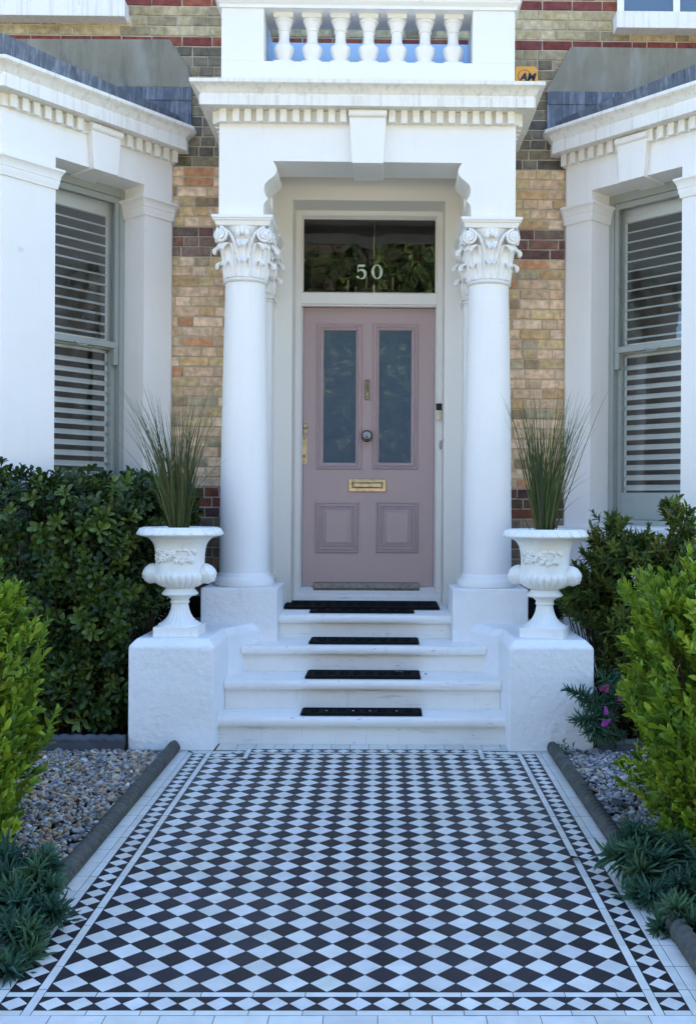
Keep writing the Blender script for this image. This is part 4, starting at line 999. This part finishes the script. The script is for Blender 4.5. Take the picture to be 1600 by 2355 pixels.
def whorls(C, A, m, L, W, el0, el1, axlen, palette, jit=.25):
    """m leaves spiralling round the end of every twig C with axis A"""
    A, U, V = basis(A); n = len(C); i = np.tile(np.arange(m), n); C2 = np.repeat(C, m, 0); A2 = np.repeat(A, m, 0); U2 = np.repeat(U, m, 0); V2 = np.repeat(V, m, 0)
    ph = i*2.399+np.repeat(rng.uniform(0, 6.28, n), m); t = i/(m-1.0); el = el0+(el1-el0)*(1-t)+rng.normal(0, .12, n*m)
    rad = np.cos(ph)[:, None]*U2+np.sin(ph)[:, None]*V2; D = np.cos(el)[:, None]*A2+np.sin(el)[:, None]*rad
    P = C2+A2*((t-1)*axlen)[:, None]; Nn = A2-D*np.sum(A2*D, 1)[:, None]+rng.normal(0, jit, (n*m, 3))*.4
    k = rng.uniform(.65, 1.15, n*m); base = palette[rng.integers(0, len(palette), n)]; cols = np.repeat(base, m, 0)*rng.uniform(.8, 1.2, n*m)[:, None]
    return P, D, Nn, L*k*np.repeat(rng.uniform(.8, 1.15, n), m), W*k, cols
def blob(n, c, h, p=4.0, depth=.3, noise=.10, seed=0, zmin=.04, updir=.5, low=-1.0):
    d = rng.normal(size=(int(n*2.2), 3)); d /= np.linalg.norm(d, axis=1)[:, None]; d = d[d[:, 2] > low][:n]
    r = 1/(np.abs(d)**p).sum(1)**(1/p); nz = 1+noise*(np.sin(d[:, 0]*9+seed)*np.sin(d[:, 1]*8+seed*2)+np.sin(d[:, 2]*11+seed*3)*.7+np.sin(d[:, 0]*21+d[:, 2]*19+seed)*.45)
    k = (1-depth*rng.random(len(d))**1.3)*nz; P = np.array(c)+d*r[:, None]*k[:, None]*np.array(h)
    G = np.sign(d)*np.abs(d*r[:, None])**(p-1)/np.array(h); G /= np.linalg.norm(G, axis=1)[:, None]
    A = G+np.array([0, 0, updir])+rng.normal(0, .38, P.shape)
    ok = P[:, 2] > zmin; return P[ok], A[ok]
def project(P):
    Rm = np.array(R); q_ = (P-np.array(CAMP))@Rm; return CX+F*q_[:, 0]/-q_[:, 2], CY-F*q_[:, 1]/-q_[:, 2]
def twigs(g, P, A, base, r=.004, every=6, low=.3):
    for i in range(0, len(P), every):
        p = Vector(P[i]); b = Vector(base(P[i])); m = (p+b)/2+Vector(rng.normal(0, .04, 3)); q1 = p-Vector(A[i]).normalized()*.05
        g.tube([b, (b+m)/2+Vector(rng.normal(0, .02, 3)), m, q1, p], [r*2.2, r*1.8, r*1.3, r*.8, r*.5], 5)

# 1. dark glossy hedge on the left
he = thing('hedge', (-2.2, 6.5, 0), 'dense dark green glossy leaved hedge under the left bay window', 'hedge', world=True)
Ps, As = [], []
for (n, c, h, sd_) in ((2900, (-2.30, 6.42, .80), (.98, .42, .82), 1.0), (1000, (-1.62, 6.66, .84), (.30, .62, .78), 2.2), (420, (-1.38, 7.0, 1.22), (.20, .26, .36), 3.1)):
    P, A = blob(n, c, h, 5, .30, .05, sd_, .10, .45); Ps.append(P); As.append(A)
P = np.vstack(Ps); A = np.vstack(As)
def clear_bay(P, mg=.04):
    n1 = ((P[:, 0]+2.316)*.7927-(P[:, 1]-6.491)*.6097); return (n1 > mg) | (P[:, 1] < 6.49-mg)
def clear_pier(P, mg=.05): return ~((P[:, 0] > -1.36-mg) & (P[:, 1] < 6.85+mg) & (P[:, 2] < .72+mg))
ok = clear_bay(P, .06) & clear_pier(P, .06) & ~((P[:, 0] > -1.30) & (P[:, 1] < 6.6)); P = P[ok]; A = A[ok]
pal = np.array([(.034, .068, .012), (.044, .085, .014), (.026, .052, .012), (.065, .110, .016), (.022, .048, .016), (.095, .145, .024)])
p_, d_2, n_2, l_, w_, c_2 = whorls(P, A, 9, .072, .029, .45, 1.35, .05, pal)
ok = clear_pier(p_, .03) & clear_bay(p_, .02); leaves('foliage', p_[ok], d_2[ok], n_2[ok], l_[ok], w_[ok], 'obov', c_2[ok], M['leafdark'], he)
g = MB(); twigs(g, P, A, lambda q_: (q_[0]*.75-2.0*.25+.05*math.sin(q_[0]*20), min(q_[1]+.15, 6.6), .03), .004, 11); obj('stems', g, M['stem'], he)
# 2. bright yellow-green shrubs near the camera
palb = np.array([(.19, .30, .022), (.25, .355, .028), (.13, .225, .020), (.32, .41, .035), (.085, .165, .020), (.20, .29, .03), (.16, .25, .02)])
def bright(name, label, blobs, ok_fn, cx):
    e = thing('shrub', (cx, 4.3, 0), label, 'shrub', 'bright green shrubs flanking the path', world=True); Ps, As = [], []
    for (n, c, h, sd_) in blobs:
        P, A = blob(n, c, h, 3.2, .45, .10, sd_, .05, 1.2); Ps.append(P); As.append(A)
    P = np.vstack(Ps); A = np.vstack(As); ok = ok_fn(P); P = P[ok]; A = A[ok]
    p_, d_, n_, l_, w_, c_ = whorls(P, A, 9, .056, .0235, .28, .90, .08, palb)
    ok = ok_fn(p_); leaves('foliage', p_[ok], d_[ok], n_[ok], l_[ok], w_[ok], 'ovate', c_[ok], M['leaf'], e)
    g = MB(); twigs(g, P, A, lambda q_: (cx+(q_[0]-cx)*.35, 4.3+(q_[1]-4.3)*.35, .02), .003, 7); obj('stems', g, M['stem'], e)
bright('shrub', 'bright yellow green leafy shrub standing in the gravel on the left', ((1950, (-1.93, 4.30, .56), (.52, .55, .66), 1.3), (200, (-1.54, 4.35, .96), (.12, .2, .12), .2), (160, (-1.50, 4.4, .52), (.11, .2, .12), .6), (450, (-1.74, 3.75, .22), (.30, .35, .24), 2.4), (300, (-1.56, 4.25, .34), (.16, .3, .26), 3.3), (260, (-1.62, 4.0, .30), (.28, .3, .25), 2.0)), lambda P: P[:, 0] < -1.19, -1.8)
bright('shrub', 'bright yellow green leafy shrub overhanging the gravel on the right', ((2450, (1.78, 4.45, .60), (.54, .65, .65), 2.6), (200, (1.37, 4.4, .97), (.10, .2, .14), .4), (240, (1.38, 4.4, .50), (.11, .25, .16), .9), (300, (1.58, 4.1, .25), (.26, .3, .2), 2.0), (700, (1.80, 3.75, .32), (.36, .45, .34), 1.2)), lambda P: P[:, 0] > 1.13, 1.75)
# 3. hebe shrubs on the right
def hebe(label, blobs, ok_fn, L, W, pal, spikes, cx, cy):
    e = thing('flowering_shrub', (cx, cy, 0), label, 'shrub', world=True); Ps, As = [], []
    for (n, c, h, sd_) in blobs:
        P, A = blob(n, c, h, 2.6, .5, .12, sd_, .06, .8); Ps.append(P); As.append(A)
    P = np.vstack(Ps); A = np.vstack(As); ok = ok_fn(P); P = P[ok]; A = A[ok]
    p_, d_, n_, l_, w_, c_ = whorls(P, A, 12, L, W, .35, 1.25, .07, pal); ok = ok_fn(p_); leaves('foliage', p_[ok], d_[ok], n_[ok], l_[ok], w_[ok], 'lance', c_[ok], M['leaf'], e)
    g = MB(); twigs(g, P, A, lambda q_: (cx+(q_[0]-cx)*.5, cy+(q_[1]-cy)*.4, .03), .0032, 5); obj('stems', g, M['stem'], e)
    return e, P, A
def spike(g, p, a, L, r, col):
    a = Vector(a).normalized(); p = Vector(p); g.cur = col
    for i in range(9):
        t = i/8; rr = r*(1-.6*t)*(.8 if i == 0 else 1); u = a.cross(Vector((.2, .1, 1))).normalized(); v = a.cross(u)
        for k in range(5):
            b = 2*PI*(k/5+i*.13); g.ball(p+a*(L*t)+(u*math.cos(b)+v*math.sin(b))*rr*.8, rr*.55, 5, 3)
palh = np.array([(.075, .115, .020), (.055, .09, .020), (.10, .14, .024), (.13, .145, .028), (.045, .075, .018)])
def clear_bay_r(P, mg=.04):
    n1 = (-(P[:, 0]-2.402)*.729-(P[:, 1]-6.560)*.684); return (n1 > mg) | (P[:, 1] < 6.56-mg)
okr = lambda P: clear_bay_r(P, .04) & ~((P[:, 0] < 1.40) & (P[:, 1] < 6.9) & (P[:, 2] < .70)) & ~((P[:, 0] < 1.32) & (P[:, 1] < 6.7) & (P[:, 2] < .74)) & (P[:, 0] > 1.22)
e, P, A = hebe('tall olive green shrub with narrow leaves and unopened flower spikes under the right bay window', ((640, (1.76, 6.42, .86), (.36, .40, .44), .5), (80, (1.58, 6.45, 1.20), (.18, .25, .20), 1.5), (50, (1.96, 6.25, 1.30), (.13, .15, .22), 1.9), (360, (2.15, 6.2, .75), (.4, .3, .48), 1.0), (150, (1.44, 6.55, .88), (.17, .25, .20), .3)), okr, .062, .021, palh*1.3, 0, 1.8, 6.45)
g = MB(); sel = np.where((P[:, 2] > .75) & (A[:, 2] > .3))[0][::5]
for i in sel[:70]:
    g = MB(); spike(g, P[i]+A[i]/np.linalg.norm(A[i])*.02, A[i]+np.array([0, 0, .8]), .05, .0065, (.14, .145, .05) if i % 4 else (.10, .05, .05)); obj('flower_spike', g, M['flower'], e, recalc=False)
okr2 = lambda P: ~((P[:, 0] < 1.395) & (P[:, 2] < .70)) & (P[:, 1] > 5.9)
e, P, A = hebe('low dark shrub with magenta flower spikes beside the right pier', ((340, (1.66, 6.12, .34), (.26, .16, .30), .8), (160, (1.98, 6.1, .30), (.25, .16, .27), 2.8)), okr2, .055, .017, palh*.85, 0, 1.7, 6.15)
g = MB()
for (px, py, col) in ((1380, 1587, (.30, .07, .20)), (1393, 1590, (.32, .10, .22)), (1424, 1610, (.28, .10, .22)), (1393, 1640, (.55, .12, .50)), (1389, 1665, (.55, .10, .48)), (1386, 1669, (.5, .09, .45))):
    g = MB(); p = at(px, py, 5.76); spike(g, p, (random.uniform(-.6, .6), -.3, random.uniform(.1, .8)), .045, .012, col); obj('flower_spike', g, M['flower'], e, recalc=False)
# 4. spurge with whorls of narrow blue-green leaves
pale = np.array([(.075, .165, .095), (.055, .13, .085), (.10, .20, .10), (.07, .16, .11)])
def spurge(label, heads, root, L=.108, W=.0105, m=96):
    e = thing('spurge', root, label, 'plant', world=True); C = np.array([h[0] for h in heads]); A = np.array([h[1] for h in heads], float)
    p_, d_, n_, l_, w_, c_ = whorls(C, A, m, L, W, .25, 1.75, .13, pale); leaves('foliage', p_, d_, n_, l_, w_, 'strap', c_, M['leaf'], e)
    g = MB(); g.cur = None
    for c, a in heads:
        c = Vector(c); a = Vector(a).normalized(); r0 = Vector(root)+Vector((random.uniform(-.06, .06), random.uniform(-.06, .06), 0)); m1 = c-a*.16; mid = (r0+m1)/2+Vector((0, 0, -.02)); g.tube([r0, mid, m1, c-a*.06, c], [.006, .006, .005, .0045, .003], 6)
    obj('stems', g, M['stem'], e)
def hd(px, py, Y, ax): return (tuple(at(px, py, Y)), ax)
def bunch(n, x0, x1, y0, y1, Ya, Yb, sx, seed):
    q_ = random.Random(seed); out = []
    for k in range(n):
        u, v = q_.random(), (k+.5)/n; out.append(hd(x0+(x1-x0)*u, y0+(y1-y0)*v, Ya+(Yb-Ya)*v+q_.uniform(-.06, .06), (sx*q_.uniform(-.2, .8), -q_.uniform(.2, .8), q_.uniform(.3, .9))))
    return out
spurge('blue green spiky leaved spurge spilling over the left edging at the bottom of the photo', [hd(75, 2020, 3.62, (.3, -.5, .8)), hd(45, 2085, 3.45, (.1, -.8, .6)), hd(110, 2045, 3.55, (.8, -.4, .5)), hd(125, 2095, 3.42, (.8, -.5, .3)), hd(30, 2030, 3.65, (-.3, -.4, .9)), hd(12, 2240, 3.12, (.5, -.7, .6)), hd(60, 2150, 3.3, (.5, -.7, .4)), hd(20, 2150, 3.3, (0, -.8, .5)), *bunch(10, -30, 125, 1970, 2140, 3.8, 3.4, 1, 1), *bunch(9, -40, 70, 2130, 2260, 3.4, 3.1, 1, 2), hd(90, 2000, 3.75, (.5, 0, .8)), hd(-20, 2200, 3.2, (0, -.7, .6)), hd(100, 1985, 3.7, (.6, -.2, .8)), hd(20, 1985, 3.75, (0, -.4, .9)), hd(60, 2060, 3.6, (.2, -.6, .7)), hd(0, 2095, 3.5, (0, -.7, .6))], (-1.45, 3.62, 0))
spurge('blue green spiky leaved spurge hanging over the right edging at the bottom of the photo', [hd(1462, 1935, 3.95, (-.4, -.5, .8)), hd(1425, 1970, 3.85, (-.9, -.3, .4)), hd(1500, 2060, 3.62, (-.2, -.9, .5)), hd(1510, 1985, 3.8, (0, -.6, .8)), hd(1555, 1960, 3.9, (.2, -.4, .9)), hd(1522, 2130, 3.45, (-.5, -.7, .1)), hd(1588, 2140, 3.45, (0, -.8, .5)), hd(1575, 2060, 3.65, (.3, -.7, .6)), hd(1600, 2020, 3.7, (.3, -.5, .8)), hd(1480, 2010, 3.75, (-.5, -.6, .5)), *bunch(8, 1460, 1620, 1930, 2120, 3.95, 3.5, -1, 3), *bunch(5, 1540, 1620, 2090, 2170, 3.5, 3.4, -1, 4), hd(1560, 2100, 3.5, (0, -.8, .4))], (1.50, 3.75, 0))
spurge('dark blue green spurge reaching across the front of the right pier', [hd(1315, 1590, 5.80, (-.9, -.3, .35)), hd(1345, 1612, 5.82, (-.7, -.4, .2)), hd(1350, 1660, 5.80, (-.8, -.3, -.1)), hd(1385, 1560, 5.85, (-.6, -.3, .6)), hd(1372, 1700, 5.82, (-.7, -.4, -.1)), hd(1330, 1655, 5.78, (-.9, -.3, 0)), hd(1425, 1690, 5.88, (.1, -.7, .3)), hd(1400, 1600, 5.86, (-.3, -.6, .5)), hd(1365, 1630, 5.82, (-.6, -.5, .2)), hd(1395, 1650, 5.84, (-.2, -.8, .2)), hd(1410, 1560, 5.9, (0, -.5, .8)), hd(1360, 1680, 5.8, (-.7, -.5, -.1))], (1.47, 5.99, .03), .078, .0075, 60)
# small weed by the pier foot
e = thing('weed', (1.20, 5.86, 0), 'small leafy weed at the foot of the right pier beside the edging', 'plant', world=True)
C = np.array([tuple(at(px, py, 5.86)) for px, py in ((1297, 1702), (1318, 1712), (1290, 1722), (1285, 1712), (1305, 1718))]); A = np.array([(0, -.3, 1), (.3, -.3, 1), (-.4, -.3, .6), (-.6, -.3, .8), (0, -.6, .5)], float)
leaves('foliage', *(lambda w: (w[0], w[1], w[2], w[3], w[4]))(whorls(C, A, 8, .026, .009, .4, 1.4, .05, np.array([(.09, .17, .06)]))), 'lance', np.tile(np.array([[.085, .165, .06]]), (40, 1)), M['leaf'], e)
# dark slate pieces on the right gravel
for (px, py, s, lab) in ((1422, 1848, .07, 'flat dark slate fragment on the right gravel'), (1441, 1893, .045, 'smaller upright slate fragment on the right gravel by the spurge')):
    d = R @ Vector(((px-CX)/F, -(py-CY)/F, -1)); p = CAMP+d*((.03-CAMP.z)/d.z)
    g = MB(); g.prism([(-s*.9, -s*.4), (-s*.2, -s*.6), (s*.8, -s*.3), (s, s*.3), (0, s*.6), (-s*.7, s*.35)], 0, .012); o = obj('slate_fragment', g, M['slate'], bevel=.003); o.location = p; o.rotation_euler = (.35, .25, 1.1); tag(o, lab, 'stone')

# 5. ornamental grass in the urns
def grass(cx, cy, label, lean, seed):
    rr = random.Random(seed); V = []; Fq = []; cols = []
    for k in range(175):
        a = rr.uniform(0, 2*PI); r0 = .046*math.sqrt(rr.random()); b = Vector((cx+r0*math.cos(a), cy+r0*math.sin(a), 1.22))
        H = rr.triangular(.45, 1.06, .90); wild = rr.random() < .13; spread = rr.uniform(.08, .34) if not wild else rr.uniform(.35, .6)
        az = rr.gauss(a, .5); hx = math.cos(az)*spread*.9+lean*rr.uniform(0, 1); hy = math.sin(az)*spread*.6
        if wild: H *= rr.uniform(.35, .95)
        curve = rr.uniform(1.0, 2.1); w0 = rr.uniform(.0013, .0029); n = 10; base = len(V); tw_ = rr.uniform(-.6, .6); wob = rr.uniform(-.02, .02)
        for i in range(n):
            t = i/(n-1); p = b+Vector((hx*H*t**curve+wob*math.sin(PI*t*1.4), hy*H*t**curve, H*t*(1-.18*spread*t*t*2))); wv = w0*(1-t**3)*(.8+.5*math.sin(PI*min(t+.25, 1)))+.0004
            s = Vector((math.cos(tw_), math.sin(tw_), 0))*wv; V += [p-s, p+s]
            if i: Fq.append((base+2*i-2, base+2*i-1, base+2*i+1, base+2*i))
        c = rr.choice([(.05, .078, .022), (.038, .06, .02), (.075, .105, .028), (.09, .085, .03), (.03, .05, .022)]); cols += [c]*(n-1)
    o = quads('ornamental_grass', np.array([tuple(v) for v in V]), np.array(Fq), np.array(cols), M['blade'])
    c = Vector((cx, cy, 1.22)); o.data.transform(Matrix.Translation(-c)); o.location = c
    return tag(o, label, 'grass plant', 'ornamental grasses in the urns')
grass(-1.116, 6.16, 'tall dark green grass fanning out of the left urn', -.16, 5)
grass(1.098, 6.16, 'tall dark green grass fanning out of the right urn', .10, 11)

# ---------------------------------------------------------------- alarm box
a = at(1184, 181, HW-.05); b = at(1234, 154, HW-.05)
al = thing('alarm_box', ((a.x+b.x)/2, HW, 4.5), 'orange burglar alarm box on the brick wall beside the balcony', 'alarm box', world=True)
x0, x1, zt = a.x-.004, b.x, b.z; g = MB(); g.prism([(x0-.002, 4.50), (x1+.012, 4.50), (x1+.004, zt-.03), (x1-.010, zt-.006), (x1-.022, zt), (x0+.022, zt), (x0+.008, zt-.006), (x0+.002, zt-.03)], HW-.062, HW-.006, axis='y')
obj('cover', g, M['orange'], al, bevel=.006, seg=3)
g = MB(); cxx, czz = (x0+x1)/2-.012, zt-.075
for i in range(28):
    if 0.30 < (i/28) < .34: continue
    a0_, a1_ = 2*PI*i/28, 2*PI*(i+.62)/28; r0, r1 = .044, .049
    g.prism([(cxx+r0*math.cos(a0_), czz+r0*math.sin(a0_)), (cxx+r0*math.cos(a1_), czz+r0*math.sin(a1_)), (cxx+r1*math.cos(a1_), czz+r1*math.sin(a1_)), (cxx+r1*math.cos(a0_), czz+r1*math.sin(a0_))], HW-.064, HW-.0621, axis='y')
obj('emblem_ring', g, M['ink'], al)
tc = bpy.data.curves.new('AM', 'FONT'); tc.body = 'AM'; tc.size = .078; tc.extrude = .001; tc.offset = .0028; tc.shear = .25; tc.align_x = 'CENTER'
to = bpy.data.objects.new('tmp', tc); COL.objects.link(to); bpy.context.view_layer.update()
me = bpy.data.meshes.new_from_object(to.evaluated_get(bpy.context.evaluated_depsgraph_get())); bpy.data.objects.remove(to)
me.transform(Matrix.Translation((cxx+.022, HW-.0645, czz-.032)) @ Matrix.Rotation(PI/2, 4, 'X')); me.materials.clear(); me.materials.append(M['ink'])
lt = bpy.data.objects.new('lettering', me); COL.objects.link(lt); lt.parent = al; lt.location = -Vector(al.location)

# ---------------------------------------------------------------- chandelier in the hall
CH = Vector((.02, 9.2, 3.30)); ch = thing('chandelier', CH, 'dim crystal chandelier hanging in the hall behind the fanlight', 'chandelier')
g = MB(); 
for i in range(16): g.ball((0, 0, .36+.022*i), .008, 6, 4, (1, 1, 1.5))
obj('chain', g, M['bronze'], ch)
g = MB(); g.lathe([(.01, -.12), (.03, -.10), (.05, -.05), (.02, -.01), (.018, .03), (.045, .09), (.05, .15), (.03, .20), (.02, .25), (.06, .29), (.07, .30), (.02, .31), (.01, .36)], 16); obj('stem', g, M['silver'], ch, smooth=50)
for k in range(6):
    a = 2*PI*k/6+.26; u = Vector((math.cos(a), math.sin(a), 0)); g = MB(); g.tube([u*.02+Vector((0, 0, -.03)), u*.10+Vector((0, 0, -.09)), u*.19+Vector((0, 0, -.05)), u*.24+Vector((0, 0, .03))], .007, 6); g.lathe([(.01, .03), (.04, .045), (.042, .05)], 12, (u.x*.24, u.y*.24, 0)); ar = obj('arm', g, M['silver'], ch)
    g = MB(); g.tube([u*.24+Vector((0, 0, .05)), u*.24+Vector((0, 0, .16))], .011, 8); obj('candle', g, M['candle'], ar)
    g = MB()
    for j in range(5): b = a+j*1.256; g.ball((u.x*.24+.035*math.cos(b), u.y*.24+.035*math.sin(b), .01), .008, 6, 4, (1, 1, 2.2))
    obj('crystal_drops', g, M['silver'], ar)

# ================================================================= ACROSS THE STREET (seen only as reflections in the glass)
def wall_across():
    g = MB(); g.box(-30, 30, -11.9, -11.5, 0, 1.6); g.box(-30, 30, -11.95, -11.45, 1.6, 1.68)
    tag(obj('garden_wall', g, M['paving']), 'long stone garden wall across the street, seen only as a reflection', 'wall')
wall_across()
tr = thing('terrace', (0, -20, 0), 'long brown terrace of houses across the street, seen only as a reflection', 'house', world=True)
g = MB(); g.box(-26, 26, -26, -19, 0, 11); obj('wall', g, M['roof_brick'], tr)
g = MB(); g.prism([(-27, 11), (-18.6, 11), (-22.5, 14)], -27, 27, axis='x'); obj('roof', g, M['roof'], tr)
for k in range(10):
    for zz in (1.2, 4.6, 8.0):
        g = MB(); g.box(-23+k*4.8, -21.6+k*4.8, -19.0, -18.96, zz, zz+1.9); obj('window', g, M['black'], tr)
for i, (x, y, h, lab) in enumerate(((-4.2, -13.0, 10.5, 'left'), (.6, -14.0, 11.5, 'middle'), (5.4, -12.8, 10.0, 'right'))):
    t = thing('tree', (x, y, 0), 'leafy tree across the street, the %s one of the three reflected in the glass' % lab, 'tree', 'trees across the street', world=True)
    g = MB(); g.tube([(x, y, 0), (x+.1, y, 2), (x-.05, y+.1, h*.5), (x+.1, y, h*.75)], [.22, .17, .12, .05], 9)
    for k in range(9): a = k*2.4; z = 1.8+k*h*.07; g.tube([(x, y, z), (x+math.cos(a)*.8, y+math.sin(a)*.8, z+.6), (x+math.cos(a)*1.7, y+math.sin(a)*1.7, z+1.5)], [.07, .045, .015], 6)
    obj('trunk', g, M['stem'], t)
    P, A = blob(3600, (x, y, h*.56), (3.0, 2.2, h*.44), 2.3, .75, .16, i*1.7, .5, .4)
    w = whorls(P, A, 9, .15, .07, .5, 1.4, .25, np.array([(.08, .12, .04), (.03, .05, .02), (.16, .22, .07), (.035, .06, .02)]))
    leaves('crown', w[0], w[1], w[2], w[3], w[4], 'lance', w[5], M['leaf'], t)
for o in bpy.data.objects:
    if '_w' in o: del o['_w']
